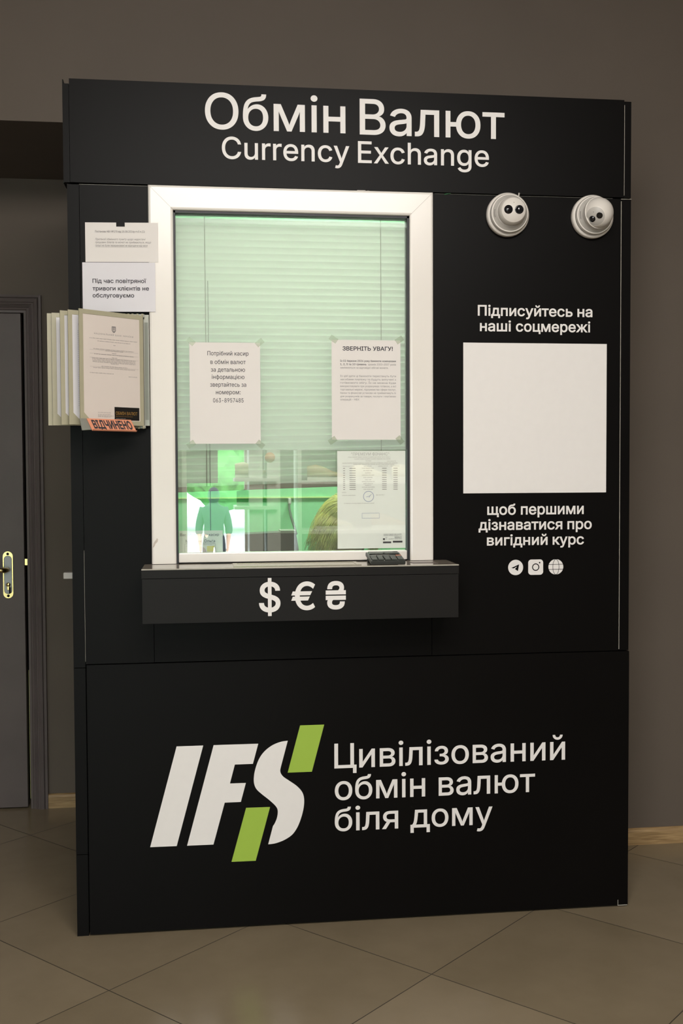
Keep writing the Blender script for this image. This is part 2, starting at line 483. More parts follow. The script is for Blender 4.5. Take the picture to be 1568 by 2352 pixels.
# ------------------------------------------------------------------ lettering: outlines of a plain grotesque, one glyph a line
GLYPH_SRC = '''
! 196 67,160 63,509 132,509 128,160;98,-4 ~79,-4 66,9 ~52,22 52,41 ~52,60 66,73 ~79,86 98,86 ~117,86 130,73 ~143,60 143,41 ~143,22 130,9 ~117,-4
" 321 78,318 70,509 136,509 128,318;193,318 185,509 250,509 243,318
$ 447 202,-74 202,583 244,583 244,-74;224,-9 ~168,-9 128,9 ~87,27 64,60 ~41,93 38,137 104,137 ~107,107 123,88 ~140,68 166,59 ~193,49 224,49 ~258,49 286,60 ~313,71 329,92 ~346,112 346,139 ~346,164 332,179 ~319,194 296,205 ~273,215 245,222 184,239 ~121,257 86,289 ~52,322 52,372 ~52,416 75,448 ~98,480 138,498 ~177,516 227,516 ~278,516 316,498 ~355,480 377,449 ~399,418 401,378 337,378 ~333,416 302,437 ~271,459 225,459 ~192,459 167,448 ~142,437 129,418 ~115,399 115,376 ~115,350 131,334 ~147,318 169,308 ~192,299 212,293 264,279 ~286,273 312,264 ~337,254 359,238 ~381,222 395,198 ~408,173 408,139 ~408,97 386,64 ~365,30 323,11 ~282,-9
( 273 89,207 ~89,263 101,324 ~112,385 132,441 ~151,497 177,539 236,539 ~210,486 191,428 ~172,370 161,313 ~151,257 151,207 ~151,161 160,115 ~169,68 188,16 ~207,-36 236,-96 177,-96 ~133,-22 111,55 ~89,131
) 273 37,-96 ~67,-34 86,18 ~104,70 113,116 ~122,163 122,207 ~122,257 112,313 ~101,370 82,428 ~64,486 37,539 97,539 ~122,497 142,441 ~161,385 173,323 ~184,262 184,207 ~184,130 161,53 ~139,-24 97,-96
, 188 38,-119 68,71 137,71 84,-119
- 453 337,244 337,188 114,188 114,244
. 188 95,-4 ~76,-4 63,9 ~50,22 50,41 ~50,60 63,73 ~76,87 95,87 ~114,87 128,73 ~141,60 141,41 ~141,22 128,9 ~114,-4
/ 249 235,533 71,-76 14,-76 178,533
0 453 227,-7 ~170,-7 130,24 ~90,55 69,113 ~48,172 48,254 ~48,336 69,395 ~90,453 130,484 ~170,516 227,516 ~283,516 323,484 ~363,453 384,395 ~405,336 405,254 ~405,172 384,113 ~363,55 323,24 ~283,-7;227,50 ~264,50 290,74 ~316,98 330,144 ~344,189 344,254 ~344,319 330,365 ~316,411 290,435 ~264,460 227,460 ~189,460 163,435 ~137,411 123,365 ~109,319 109,254 ~109,189 123,144 ~137,98 163,74 ~189,50
1 453 76,0 76,55 391,55 391,0;276,509 276,0 212,0 212,448 209,448 86,358 86,427 198,509
2 453 64,0 64,47 234,229 ~263,259 282,282 ~301,306 311,327 ~320,348 320,371 ~320,399 308,419 ~295,438 273,449 ~251,460 224,460 ~194,460 172,447 ~151,435 139,413 ~127,392 127,362 66,362 ~66,408 86,442 ~107,477 143,496 ~179,516 225,516 ~271,516 306,497 ~341,478 361,445 ~381,413 381,372 ~381,344 371,318 ~361,291 336,259 ~311,226 267,180 153,60 153,57 389,57 389,0
3 453 218,-7 ~171,-7 133,10 ~94,26 70,57 ~46,88 44,132 109,132 ~112,105 126,87 ~141,69 165,59 ~189,50 219,50 ~250,50 275,61 ~300,72 315,93 ~329,114 329,145 ~329,173 316,196 ~303,220 275,234 ~247,248 201,248 157,248 157,299 288,448 288,452 70,452 70,509 372,509 372,461 211,278 211,289 ~268,295 308,276 ~349,257 371,222 ~393,188 393,145 ~393,100 370,66 ~348,32 309,12 ~269,-7
4 453 40,105 40,158 247,509 311,509 109,166 109,163 413,163 413,105;282,0 282,121 282,146 282,318 343,318 343,0
5 453 221,-7 ~176,-7 140,11 ~104,29 83,60 ~61,91 60,130 122,130 ~124,107 138,89 ~152,71 173,60 ~195,50 221,50 ~252,50 276,64 ~300,79 314,104 ~328,130 328,162 ~328,195 314,221 ~299,247 275,262 ~250,277 218,277 ~192,277 167,268 ~143,260 128,246 67,253 96,509 366,509 366,452 151,452 134,301 136,301 ~153,316 178,325 ~202,334 229,334 ~264,334 294,321 ~323,308 345,285 ~367,262 379,231 ~391,200 391,163 ~391,114 369,76 ~347,37 309,15 ~270,-7
6 453 226,-7 ~179,-7 142,15 ~105,36 84,74 ~64,113 64,162 ~64,198 80,239 ~96,280 137,340 252,509 322,509 151,261 145,261 ~152,276 165,288 ~178,300 196,307 ~213,314 235,314 ~281,314 316,295 ~350,275 370,240 ~389,205 389,157 ~389,110 368,73 ~347,36 310,14 ~273,-7;226,48 ~256,48 279,63 ~301,77 314,101 ~327,126 327,157 ~327,189 314,213 ~301,238 279,251 ~256,265 226,265 ~197,265 174,252 ~151,238 138,214 ~125,190 125,158 ~125,126 138,102 ~151,77 174,63 ~197,48
7 453 97,0 323,448 323,452 62,452 62,509 391,509 391,449 165,0
8 453 226,-7 ~175,-7 136,11 ~96,30 74,62 ~52,94 52,135 ~52,168 65,195 ~78,223 101,241 ~124,259 153,265 153,267 ~115,276 93,308 ~70,339 70,380 ~70,419 90,450 ~111,480 146,498 ~181,516 226,516 ~271,516 306,498 ~341,480 361,450 ~382,419 382,380 ~382,340 359,308 ~337,276 300,267 300,265 ~328,259 351,241 ~374,223 387,195 ~401,168 401,135 ~401,94 378,62 ~356,30 317,11 ~278,-7;226,49 ~260,49 285,60 ~309,71 323,91 ~337,112 337,139 ~337,167 322,189 ~308,210 283,223 ~258,235 226,235 ~194,235 169,223 ~144,210 130,189 ~115,167 115,139 ~115,112 129,91 ~142,71 167,60 ~192,49;226,290 ~253,290 274,300 ~295,311 307,330 ~319,350 319,376 ~319,401 308,420 ~296,439 275,449 ~254,460 226,460 ~198,460 177,449 ~156,439 145,420 ~133,401 133,376 ~133,350 145,330 ~156,311 178,300 ~199,290
9 453 226,516 ~273,516 310,494 ~347,473 368,434 ~389,396 389,347 ~389,310 373,270 ~356,229 315,168 200,0 130,0 301,248 307,248 ~300,233 287,221 ~274,209 257,202 ~239,195 218,195 ~172,195 137,214 ~102,234 83,269 ~64,304 64,352 ~64,399 85,436 ~106,473 143,494 ~179,516;226,460 ~197,460 174,446 ~151,432 138,407 ~125,383 125,352 ~125,320 138,295 ~151,271 174,257 ~197,243 226,243 ~256,243 279,257 ~301,271 314,295 ~327,319 327,350 ~327,382 314,407 ~301,432 279,446 ~256,460
: 188 95,-4 ~76,-4 63,9 ~50,22 50,41 ~50,60 63,73 ~76,87 95,87 ~114,87 128,73 ~141,60 141,41 ~141,22 128,9 ~114,-4;95,271 ~76,271 63,284 ~50,297 50,316 ~50,335 63,349 ~76,362 95,362 ~114,362 128,349 ~141,335 141,316 ~141,297 128,284 ~114,271
C 510 267,-7 ~201,-7 150,25 ~99,57 70,115 ~40,174 40,254 ~40,335 70,393 ~99,452 150,484 ~201,516 267,516 ~306,516 340,504 ~375,493 402,471 ~429,449 448,418 ~466,388 473,348 408,348 ~403,375 389,395 ~376,414 357,428 ~338,442 315,449 ~292,456 267,456 ~221,456 184,432 ~146,409 125,364 ~103,319 103,254 ~103,189 125,145 ~147,100 184,76 ~221,53 267,53 ~292,53 315,60 ~338,67 357,81 ~376,94 389,114 ~403,135 408,160 473,160 ~466,122 448,91 ~430,60 402,38 ~375,16 341,5 ~306,-7
E 419 60,0 60,509 372,509 372,452 125,452 125,286 355,286 355,229 125,229 125,57 375,57 375,0
F 410 60,0 60,509 369,509 369,452 125,452 125,278 346,278 346,221 125,221 125,0
I 300 31,0 31,57 118,57 118,452 31,452 31,509 269,509 269,452 183,452 183,57 269,57 269,0
S 447 224,-9 ~168,-9 128,9 ~87,27 64,60 ~41,93 38,137 104,137 ~107,107 123,88 ~140,68 166,59 ~193,49 224,49 ~258,49 286,60 ~313,71 329,92 ~346,112 346,139 ~346,164 332,179 ~319,194 296,205 ~273,215 245,222 184,239 ~121,257 86,289 ~52,322 52,372 ~52,416 75,448 ~98,480 138,498 ~177,516 227,516 ~278,516 316,498 ~355,480 377,449 ~399,418 401,378 337,378 ~333,416 302,437 ~271,459 225,459 ~192,459 167,448 ~142,437 129,418 ~115,399 115,376 ~115,350 131,334 ~147,318 169,308 ~192,299 212,293 264,279 ~286,273 312,264 ~337,254 359,238 ~381,222 395,198 ~408,173 408,139 ~408,97 386,64 ~365,30 323,11 ~282,-9
a 389 160,-9 ~124,-9 94,5 ~65,18 48,45 ~30,71 30,108 ~30,141 43,161 ~56,181 78,193 ~99,205 125,211 ~152,216 178,220 234,227 ~255,229 265,235 ~276,241 276,255 276,257 ~276,280 267,297 ~258,313 240,322 ~222,331 196,331 ~169,331 149,322 ~130,314 118,301 ~105,288 100,274 41,291 ~54,326 79,346 ~103,366 133,375 ~163,384 194,384 ~214,384 239,379 ~264,374 286,360 ~308,347 322,320 ~337,294 337,251 337,0 277,0 277,52 272,52 ~266,39 252,25 ~238,11 215,1 ~193,-9;170,45 ~205,45 228,59 ~251,72 263,93 ~276,114 276,138 276,190 ~272,185 259,182 231,176 200,171 175,168 ~154,165 134,159 ~115,152 103,139 ~92,127 92,105 ~92,85 102,72 ~112,59 130,52 ~147,45
c 396 207,-8 ~156,-8 117,16 ~78,41 56,85 ~34,129 34,187 ~34,247 56,291 ~78,335 117,360 ~156,384 207,384 ~235,384 260,377 ~285,370 305,356 ~325,342 340,322 ~354,302 362,277 303,262 ~299,277 290,289 ~282,301 270,311 ~258,320 242,325 ~226,330 207,330 ~170,330 145,310 ~121,291 108,258 ~96,226 96,187 ~96,150 108,117 ~121,85 145,66 ~170,46 207,46 ~227,46 243,52 ~258,57 271,66 ~283,75 292,89 ~300,102 304,117 363,102 ~356,76 341,56 ~327,36 306,21 ~286,7 261,-1 ~236,-8
e 404 212,-8 ~157,-8 117,16 ~77,41 56,85 ~34,129 34,187 ~34,245 55,290 ~76,334 115,359 ~154,384 205,384 ~236,384 266,374 ~295,364 319,341 ~343,318 357,282 ~371,245 371,194 371,169 75,169 75,221 338,221 310,202 ~310,240 298,269 ~286,297 263,314 ~239,330 205,330 ~171,330 146,313 ~122,297 109,270 ~96,242 96,211 96,178 ~96,136 110,106 ~125,77 151,61 ~177,46 212,46 ~235,46 254,53 ~272,59 285,73 ~299,86 306,105 365,91 ~356,61 335,39 ~314,17 283,4 ~251,-8
g 425 207,-151 ~165,-151 134,-140 ~103,-129 82,-110 ~62,-91 51,-69 101,-41 ~109,-53 122,-66 ~134,-79 154,-88 ~175,-97 207,-97 ~253,-97 282,-75 ~311,-53 311,-6 311,68 306,68 ~299,56 287,41 ~274,27 252,16 ~230,5 195,5 ~149,5 113,27 ~76,48 55,90 ~34,132 34,191 ~34,250 55,293 ~76,337 112,361 ~149,384 196,384 ~231,384 253,373 ~276,361 288,346 ~301,330 308,319 313,319 313,379 372,379 372,-9 ~372,-58 350,-90 ~328,-121 291,-136 ~253,-151;205,59 ~240,59 264,75 ~287,91 300,121 ~312,151 312,193 ~312,233 300,264 ~288,295 264,312 ~240,330 205,330 ~169,330 145,312 ~121,293 109,262 ~96,231 96,193 ~96,153 109,123 ~121,93 145,76 ~170,59
h 410 114,227 114,0 53,0 53,509 114,509 114,287 102,287 ~120,340 152,362 ~184,384 227,384 ~266,384 295,369 ~324,353 341,321 ~357,289 357,240 357,0 296,0 296,235 ~296,280 273,304 ~250,329 210,329 ~183,329 161,317 ~139,306 126,283 ~114,260
n 410 114,227 114,0 53,0 53,379 112,379 112,287 102,287 ~120,340 152,362 ~184,384 227,384 ~266,384 295,369 ~324,353 341,321 ~357,289 357,240 357,0 296,0 296,235 ~296,280 273,304 ~250,329 210,329 ~183,329 161,317 ~139,306 126,283 ~114,260
r 259 53,0 53,379 112,379 112,321 115,321 ~126,350 152,367 ~179,385 213,385 229,384 243,384 243,322 230,324 207,326 ~180,326 159,315 ~138,304 126,284 ~114,264 114,237 114,0
u 410 182,-5 ~144,-5 115,11 ~86,27 69,59 ~53,91 53,139 53,379 114,379 114,144 ~114,100 137,75 ~160,50 200,50 ~227,50 249,62 ~271,74 283,97 ~296,120 296,153 296,379 357,379 357,0 298,0 298,92 307,92 ~290,39 257,17 ~225,-5
x 379 21,0 171,218 171,171 29,379 100,379 147,306 179,253 207,206 175,206 ~190,229 202,253 ~215,278 233,306 282,379 352,379 209,169 209,214 358,0 287,0 231,85 200,136 173,182 205,182 ~191,160 178,136 ~166,112 148,85 91,0
y 389 47,-139 61,-86 71,-87 ~89,-91 104,-89 ~118,-86 130,-74 ~142,-61 151,-36 163,-1 17,379 84,379 165,155 ~178,121 187,87 206,21 184,21 202,87 ~212,121 224,155 305,379 371,379 204,-58 ~193,-88 177,-107 ~160,-126 139,-136 ~118,-145 91,-145 65,-143
Є 510 267,-7 ~201,-7 150,25 ~99,57 70,115 ~40,174 40,254 ~40,335 70,393 ~99,452 150,484 ~201,516 267,516 ~306,516 340,504 ~375,493 402,471 ~429,449 448,418 ~466,388 473,348 408,348 ~403,375 389,395 ~376,414 357,428 ~338,442 315,449 ~292,456 267,456 ~221,456 184,432 ~146,409 125,364 ~103,319 103,254 ~103,189 125,145 ~146,100 184,76 ~221,53 267,53 ~292,53 315,60 ~338,67 357,80 ~376,94 389,114 ~403,135 408,160 473,160 ~466,122 448,91 ~430,60 402,38 ~375,16 341,5 ~306,-7;81,231 81,288 316,288 316,231
І 300 31,0 31,57 118,57 118,452 31,452 31,509 269,509 269,452 183,452 183,57 269,57 269,0
Ї 300 31,0 31,57 118,57 118,452 31,452 31,509 269,509 269,452 183,452 183,57 269,57 269,0;222,572 ~206,572 194,584 ~182,596 182,612 ~182,629 194,641 ~206,653 222,653 ~239,653 251,641 ~263,629 263,612 ~263,596 251,584 ~239,572;79,572 ~62,572 50,584 ~38,596 38,612 ~38,629 50,641 ~62,653 79,653 ~95,653 107,641 ~119,629 119,612 ~119,596 107,584 ~95,572
А 480 16,0 201,509 276,509 463,0 395,0 287,302 264,372 232,478 245,478 213,371 191,302 85,0;110,142 110,199 370,199 370,142
Б 449 60,0 60,509 364,509 364,452 125,452 125,295 242,295 ~294,295 332,278 ~369,260 390,228 ~411,195 411,151 ~411,104 390,71 ~370,37 332,18 ~294,0 242,0;125,56 240,56 ~292,56 320,81 ~347,106 347,151 ~347,193 320,216 ~292,239 240,239 125,239
В 456 60,0 60,509 241,509 ~294,509 329,491 ~364,473 381,442 ~398,411 398,374 ~398,341 387,320 ~375,299 356,286 ~337,273 315,267 315,262 ~339,260 363,245 ~387,230 402,203 ~418,176 418,136 ~418,98 400,67 ~382,36 344,18 ~307,0 247,0;125,57 245,57 ~304,57 330,80 ~355,102 355,137 ~355,163 342,184 ~329,205 306,218 ~282,231 248,231 125,231;125,285 238,285 ~266,285 288,296 ~310,307 323,326 ~336,346 336,372 ~336,406 313,429 ~289,452 240,452 125,452
Г 401 370,509 370,452 125,452 125,0 60,0 60,509
Д 569 32,-109 32,57 73,57 ~86,68 97,86 ~108,104 117,132 ~126,159 133,199 ~140,239 145,294 162,509 480,509 480,57 537,57 537,-109 475,-109 475,0 94,0 94,-109;147,57 416,57 416,452 221,452 208,294 ~204,240 196,194 ~188,147 176,111 ~165,76
Е 419 60,0 60,509 372,509 372,452 125,452 125,286 355,286 355,229 125,229 125,57 375,57 375,0
Ж 668 366,509 366,0 302,0 302,509;18,0 183,265 32,509 110,509 241,283 429,283 559,509 636,509 486,264 650,0 576,0 439,226 229,226 91,0
З 431 216,-7 ~166,-7 127,11 ~88,28 66,59 ~43,90 42,132 107,132 ~109,106 123,88 ~137,69 161,60 ~185,50 215,50 ~248,50 272,61 ~297,72 312,92 ~326,113 326,139 ~326,167 312,188 ~298,209 272,221 ~245,233 207,233 166,233 166,289 207,289 ~237,289 260,299 ~283,310 296,329 ~309,349 309,375 ~309,401 297,420 ~286,439 265,449 ~244,460 216,460 ~190,460 167,450 ~144,440 130,422 ~115,404 115,378 53,378 ~54,419 76,450 ~98,481 135,498 ~172,516 217,516 ~265,516 300,497 ~334,478 353,446 ~372,415 372,378 ~372,336 349,306 ~326,276 287,264 287,260 ~319,255 342,238 ~365,222 378,196 ~390,171 390,139 ~390,97 367,64 ~345,31 306,12 ~266,-7
И 523 463,0 398,0 398,291 399,328 402,384 404,454 416,452 376,381 346,331 321,290 137,0 60,0 60,509 125,509 125,195 124,157 123,108 118,54 110,55 136,107 161,151 180,183 388,509 463,509
Й 523 463,0 398,0 398,291 399,328 402,384 404,454 416,452 376,381 346,331 321,290 137,0 60,0 60,509 125,509 125,195 124,157 123,108 118,54 110,55 136,107 161,151 180,183 388,509 463,509;262,562 ~235,562 212,575 ~190,588 177,610 ~164,632 164,659 208,659 ~208,635 223,621 ~239,606 262,606 ~286,606 301,621 ~316,635 316,659 361,659 ~361,632 348,610 ~335,588 313,575 ~290,562
К 467 60,0 60,509 125,509 125,287 196,287 362,509 440,509 251,262 449,0 371,0 199,231 125,231 125,0
Л 520 32,0 32,57 45,57 ~69,57 84,66 ~98,76 107,103 ~115,129 119,181 146,509 460,509 460,0 395,0 395,452 205,452 182,175 ~178,130 170,97 ~162,64 147,42 ~133,21 109,10 ~86,0 51,0
М 628 60,0 60,509 152,509 277,187 287,159 299,123 311,84 322,49 307,49 318,83 330,121 342,158 352,187 476,509 568,509 568,0 504,0 504,291 504,327 505,369 506,413 507,457 513,457 498,409 482,363 467,322 456,291 342,0 286,0 170,291 159,321 145,361 129,408 112,457 119,457 120,416 121,372 122,328 122,291 122,0
Н 517 60,0 60,509 125,509 125,289 392,289 392,509 457,509 457,0 392,0 392,232 125,232 125,0
О 533 267,-7 ~201,-7 150,25 ~99,57 70,115 ~40,174 40,254 ~40,335 70,393 ~99,452 150,484 ~201,516 267,516 ~333,516 384,484 ~435,452 464,393 ~493,335 493,254 ~493,174 464,115 ~435,57 384,25 ~333,-7;267,53 ~312,53 349,76 ~386,99 408,144 ~430,189 430,254 ~430,320 408,365 ~386,410 349,433 ~312,456 267,456 ~221,456 184,433 ~147,409 125,364 ~103,319 103,254 ~103,189 125,144 ~147,99 184,76 ~221,53
П 517 457,509 457,0 392,0 392,452 125,452 125,0 60,0 60,509
Р 445 60,0 60,509 235,509 ~294,509 332,487 ~371,466 390,430 ~409,393 409,348 ~409,302 390,265 ~371,229 332,207 ~294,186 235,186 109,186 109,242 233,242 ~272,242 297,256 ~322,270 333,294 ~344,318 344,348 ~344,378 333,402 ~322,425 297,439 ~272,452 232,452 125,452 125,0
С 510 267,-7 ~201,-7 150,25 ~99,57 70,115 ~40,174 40,254 ~40,335 70,393 ~99,452 150,484 ~201,516 267,516 ~306,516 340,504 ~375,493 402,471 ~429,449 448,418 ~466,388 473,348 408,348 ~403,375 389,395 ~376,414 357,428 ~338,442 315,449 ~292,456 267,456 ~221,456 184,432 ~146,409 125,364 ~103,319 103,254 ~103,189 125,145 ~147,100 184,76 ~221,53 267,53 ~292,53 315,60 ~338,67 357,81 ~376,94 389,114 ~403,135 408,160 473,160 ~466,122 448,91 ~430,60 402,38 ~375,16 341,5 ~306,-7
Т 449 32,452 32,509 417,509 417,452 257,452 257,0 193,0 193,452
У 437 87,0 87,57 122,57 ~147,57 163,65 ~178,73 185,92 195,116 16,509 87,509 154,357 185,282 209,215 232,149 214,149 248,245 290,357 351,509 420,509 244,84 ~234,59 220,40 ~207,22 184,11 ~160,0 121,0
Ф 578 267,37 ~197,37 146,63 ~96,90 68,139 ~40,187 40,254 ~40,321 68,370 ~96,419 146,446 ~197,472 267,472 311,472 ~381,472 431,446 ~482,419 510,370 ~537,321 537,254 ~537,187 510,139 ~482,90 431,63 ~381,37 311,37;269,96 308,96 ~362,96 399,114 ~436,132 456,168 ~475,203 475,254 ~475,305 456,341 ~436,376 399,395 ~362,413 308,413 269,413 ~216,413 179,395 ~141,376 122,341 ~103,305 103,254 ~103,203 122,168 ~141,132 179,114 ~216,96;257,-29 257,538 321,538 321,-29
Х 474 18,0 217,284 217,236 29,509 104,509 178,400 204,361 223,329 243,292 232,292 252,329 272,361 298,400 374,509 446,509 259,239 259,287 456,0 382,0 292,129 268,165 250,195 230,231 244,231 225,196 206,166 182,129 91,0
Ц 502 442,0 60,0 60,509 125,509 125,57 378,57 378,509 442,509;430,-109 430,0 405,0 405,56 492,56 491,-109
Ч 487 223,190 ~170,190 132,207 ~94,224 73,260 ~53,296 53,352 53,509 117,509 117,353 ~117,297 149,272 ~182,247 231,247 ~273,247 311,261 ~348,276 382,299 382,236 ~349,215 310,203 ~271,190;362,0 362,509 427,509 427,0
Ш 666 60,509 125,509 125,57 301,57 301,509 365,509 365,57 542,57 542,509 606,509 606,0 60,0
Щ 676 60,509 125,509 125,57 301,57 301,509 365,509 365,57 542,57 542,509 606,509 606,0 60,0;595,-109 595,0 569,0 569,56 656,56 656,-109
Ь 452 108,308 246,308 ~299,308 337,289 ~376,271 397,237 ~418,203 418,157 ~418,109 397,73 ~376,38 337,19 ~299,0 246,0 60,0 60,509 125,509 125,56 246,56 ~296,56 325,83 ~354,111 354,157 ~354,186 340,207 ~327,228 303,240 ~279,251 246,251 108,251
Ю 708 233,284 233,229 91,229 91,284;125,509 125,0 60,0 60,509;442,-7 ~376,-7 325,25 ~274,57 245,115 ~215,174 215,254 ~215,335 245,393 ~274,452 325,484 ~376,516 442,516 ~507,516 558,484 ~609,452 639,393 ~668,335 668,254 ~668,174 639,115 ~609,57 558,25 ~507,-7;442,53 ~487,53 524,76 ~561,99 583,144 ~605,189 605,254 ~605,320 583,365 ~561,410 524,433 ~487,456 442,456 ~396,456 359,433 ~322,409 300,364 ~278,319 278,254 ~278,189 300,144 ~322,99 359,76 ~396,53
Я 449 389,0 324,0 324,452 216,452 ~177,452 152,440 ~127,427 115,405 ~104,382 104,352 ~104,322 115,300 ~127,279 152,267 ~176,255 216,255 353,255 353,198 213,198 ~155,198 116,217 ~78,237 59,271 ~40,306 40,352 ~40,398 59,433 ~78,468 116,489 ~154,509 213,509 389,509;96,0 22,0 146,229 219,229
а 389 160,-9 ~124,-9 94,5 ~65,18 48,45 ~30,71 30,108 ~30,141 43,161 ~56,181 78,193 ~99,205 125,211 ~152,216 178,220 234,227 ~255,229 265,235 ~276,241 276,255 276,257 ~276,280 267,297 ~258,313 240,322 ~222,331 196,331 ~169,331 149,322 ~130,314 118,301 ~105,288 100,274 41,291 ~54,326 79,346 ~103,366 133,375 ~163,384 194,384 ~214,384 239,379 ~264,374 286,360 ~308,347 322,320 ~337,294 337,251 337,0 277,0 277,52 272,52 ~266,39 252,25 ~238,11 215,1 ~193,-9;170,45 ~205,45 228,59 ~251,72 263,93 ~276,114 276,138 276,190 ~272,185 259,182 231,176 200,171 175,168 ~154,165 134,159 ~115,152 103,139 ~92,127 92,105 ~92,85 102,72 ~112,59 130,52 ~147,45
б 411 208,-8 ~158,-8 119,15 ~80,39 57,82 ~34,125 34,185 34,198 ~34,257 41,301 ~48,345 62,376 ~77,406 101,426 ~125,445 159,455 ~193,465 238,468 ~261,470 273,475 ~285,479 290,488 ~294,496 294,509 349,509 ~349,480 338,461 ~328,441 304,431 ~279,420 238,417 ~187,413 155,401 ~123,388 107,356 ~90,325 85,266 86,266 ~97,292 118,314 ~139,336 167,350 ~196,363 229,363 ~271,363 304,339 ~338,315 357,274 ~377,233 377,181 ~377,127 355,84 ~334,42 295,17 ~257,-8;208,46 ~242,46 266,62 ~290,78 303,108 ~316,137 316,178 ~316,219 304,249 ~292,278 268,294 ~244,310 211,310 ~177,310 151,293 ~125,276 110,245 ~96,215 96,175 ~96,138 109,109 ~123,79 148,62 ~173,46
в 392 53,0 53,379 208,379 ~270,379 307,352 ~343,324 343,278 ~343,245 324,226 ~304,206 270,199 ~292,196 312,185 ~332,173 345,152 ~358,132 358,102 ~358,73 343,50 ~328,27 300,13 ~271,0 232,0;111,56 232,56 ~262,56 279,70 ~295,84 295,108 ~295,137 279,153 ~262,169 232,169 111,169;111,220 209,220 ~243,220 263,234 ~282,249 282,273 ~282,297 262,310 ~243,324 208,324 111,324
г 304 290,379 290,323 114,323 114,0 53,0 53,379
д 427 13,-110 13,56 44,56 ~56,68 65,82 ~73,97 79,116 ~85,136 90,164 98,231 110,379 356,379 356,56 414,56 414,-110 353,-110 353,0 74,0 74,-110;114,56 295,56 295,323 166,323 157,231 ~152,171 143,127 ~133,83
е 404 212,-8 ~157,-8 117,16 ~77,41 56,85 ~34,129 34,187 ~34,245 55,290 ~76,334 115,359 ~154,384 205,384 ~236,384 266,374 ~295,364 319,341 ~343,318 357,282 ~371,245 371,194 371,169 75,169 75,221 338,221 310,202 ~310,240 298,269 ~286,297 263,314 ~239,330 205,330 ~171,330 146,313 ~122,297 109,270 ~96,242 96,211 96,178 ~96,136 110,106 ~125,77 151,61 ~177,46 212,46 ~235,46 254,53 ~272,59 285,73 ~299,86 306,105 365,91 ~356,61 335,39 ~314,17 283,4 ~251,-8
ж 563 21,0 174,193 23,379 95,379 221,218 252,218 252,379 313,379 313,218 342,218 468,379 541,379 390,193 543,0 469,0 342,162 313,162 313,0 252,0 252,162 223,162 95,0
з 343 171,-4 ~133,-4 101,8 ~70,20 51,43 ~32,65 31,95 94,95 ~95,75 117,61 ~140,47 171,47 ~206,47 227,65 ~249,82 249,109 ~249,136 226,154 ~202,171 163,171 138,171 138,217 163,217 ~195,217 217,233 ~238,249 238,276 ~238,302 220,318 ~202,334 173,334 ~144,334 122,319 ~99,305 99,281 40,281 ~40,312 59,335 ~77,358 107,371 ~137,384 173,384 ~211,384 239,370 ~267,355 283,332 ~298,308 298,279 ~298,245 277,224 ~256,203 225,197 225,194 ~268,188 291,164 ~313,140 313,104 ~313,73 294,48 ~276,24 244,10 ~212,-4
и 411 358,0 296,0 296,274 293,274 111,0 53,0 53,379 114,379 114,104 118,104 300,379 358,379
й 411 358,0 296,0 296,274 293,274 111,0 53,0 53,379 114,379 114,104 118,104 300,379 358,379;205,433 ~178,433 155,446 ~133,459 120,481 ~107,503 107,529 151,529 ~151,506 166,491 ~182,476 205,476 ~229,476 244,491 ~259,506 259,529 304,529 ~304,503 291,481 ~278,459 256,446 ~233,433
к 376 53,0 53,379 114,379 114,215 152,215 288,379 366,379 213,196 368,0 290,0 167,159 114,159 114,0
л 400 6,0 6,56 20,56 ~37,56 48,63 ~60,69 67,86 ~74,102 78,133 ~82,163 84,211 91,379 348,379 348,0 286,0 286,323 149,323 143,189 ~140,126 129,84 ~118,42 94,21 ~70,0 27,0
м 535 53,0 53,379 144,379 232,168 246,132 257,100 265,70 273,41 263,41 270,69 278,100 289,132 303,168 390,379 482,379 482,0 421,0 421,197 421,237 422,276 422,315 423,354 430,354 415,300 399,252 377,198 294,0 240,0 156,198 135,252 118,300 102,354 111,354 112,318 113,279 113,238 113,197 113,0
н 409 309,223 309,167 99,167 99,223;114,379 114,0 53,0 53,379;356,379 356,0 295,0 295,379
о 415 207,-8 ~156,-8 117,16 ~78,41 56,85 ~34,129 34,187 ~34,247 56,291 ~78,335 117,360 ~156,384 207,384 ~259,384 299,360 ~338,335 359,291 ~381,247 381,187 ~381,129 359,85 ~338,41 299,16 ~259,-8;207,46 ~245,46 270,66 ~295,85 307,117 ~319,150 319,187 ~319,226 307,258 ~295,291 270,310 ~245,330 207,330 ~170,330 145,310 ~121,291 108,258 ~96,226 96,187 ~96,150 108,117 ~121,85 145,66 ~170,46
п 408 355,379 355,0 294,0 294,323 114,323 114,0 53,0 53,379
р 424 53,-143 53,379 112,379 112,319 118,319 137,346 ~150,361 171,373 ~193,384 229,384 ~277,384 313,361 ~349,337 370,293 ~390,249 390,189 ~390,129 370,84 ~350,40 313,16 ~277,-8 229,-8 ~195,-8 173,4 ~151,16 138,31 118,59 114,59 114,-143;220,47 ~255,47 279,66 ~304,84 316,117 ~328,149 328,189 ~328,229 316,261 ~304,293 280,311 ~256,330 220,330 ~185,330 161,312 ~137,294 125,263 ~113,231 113,189 ~113,147 125,115 ~138,83 162,65 ~186,47
с 396 207,-8 ~156,-8 117,16 ~78,41 56,85 ~34,129 34,187 ~34,247 56,291 ~78,335 117,360 ~156,384 207,384 ~235,384 260,377 ~285,370 305,356 ~325,342 340,322 ~354,302 362,277 303,262 ~299,277 290,289 ~282,301 270,311 ~258,320 242,325 ~226,330 207,330 ~170,330 145,310 ~121,291 108,258 ~96,226 96,187 ~96,150 108,117 ~121,85 145,66 ~170,46 207,46 ~227,46 243,52 ~258,57 271,66 ~283,75 292,89 ~300,102 304,117 363,102 ~356,76 341,56 ~327,36 306,21 ~286,7 261,-1 ~236,-8
т 325 132,0 132,325 6,325 6,379 319,379 319,325 193,325 193,0
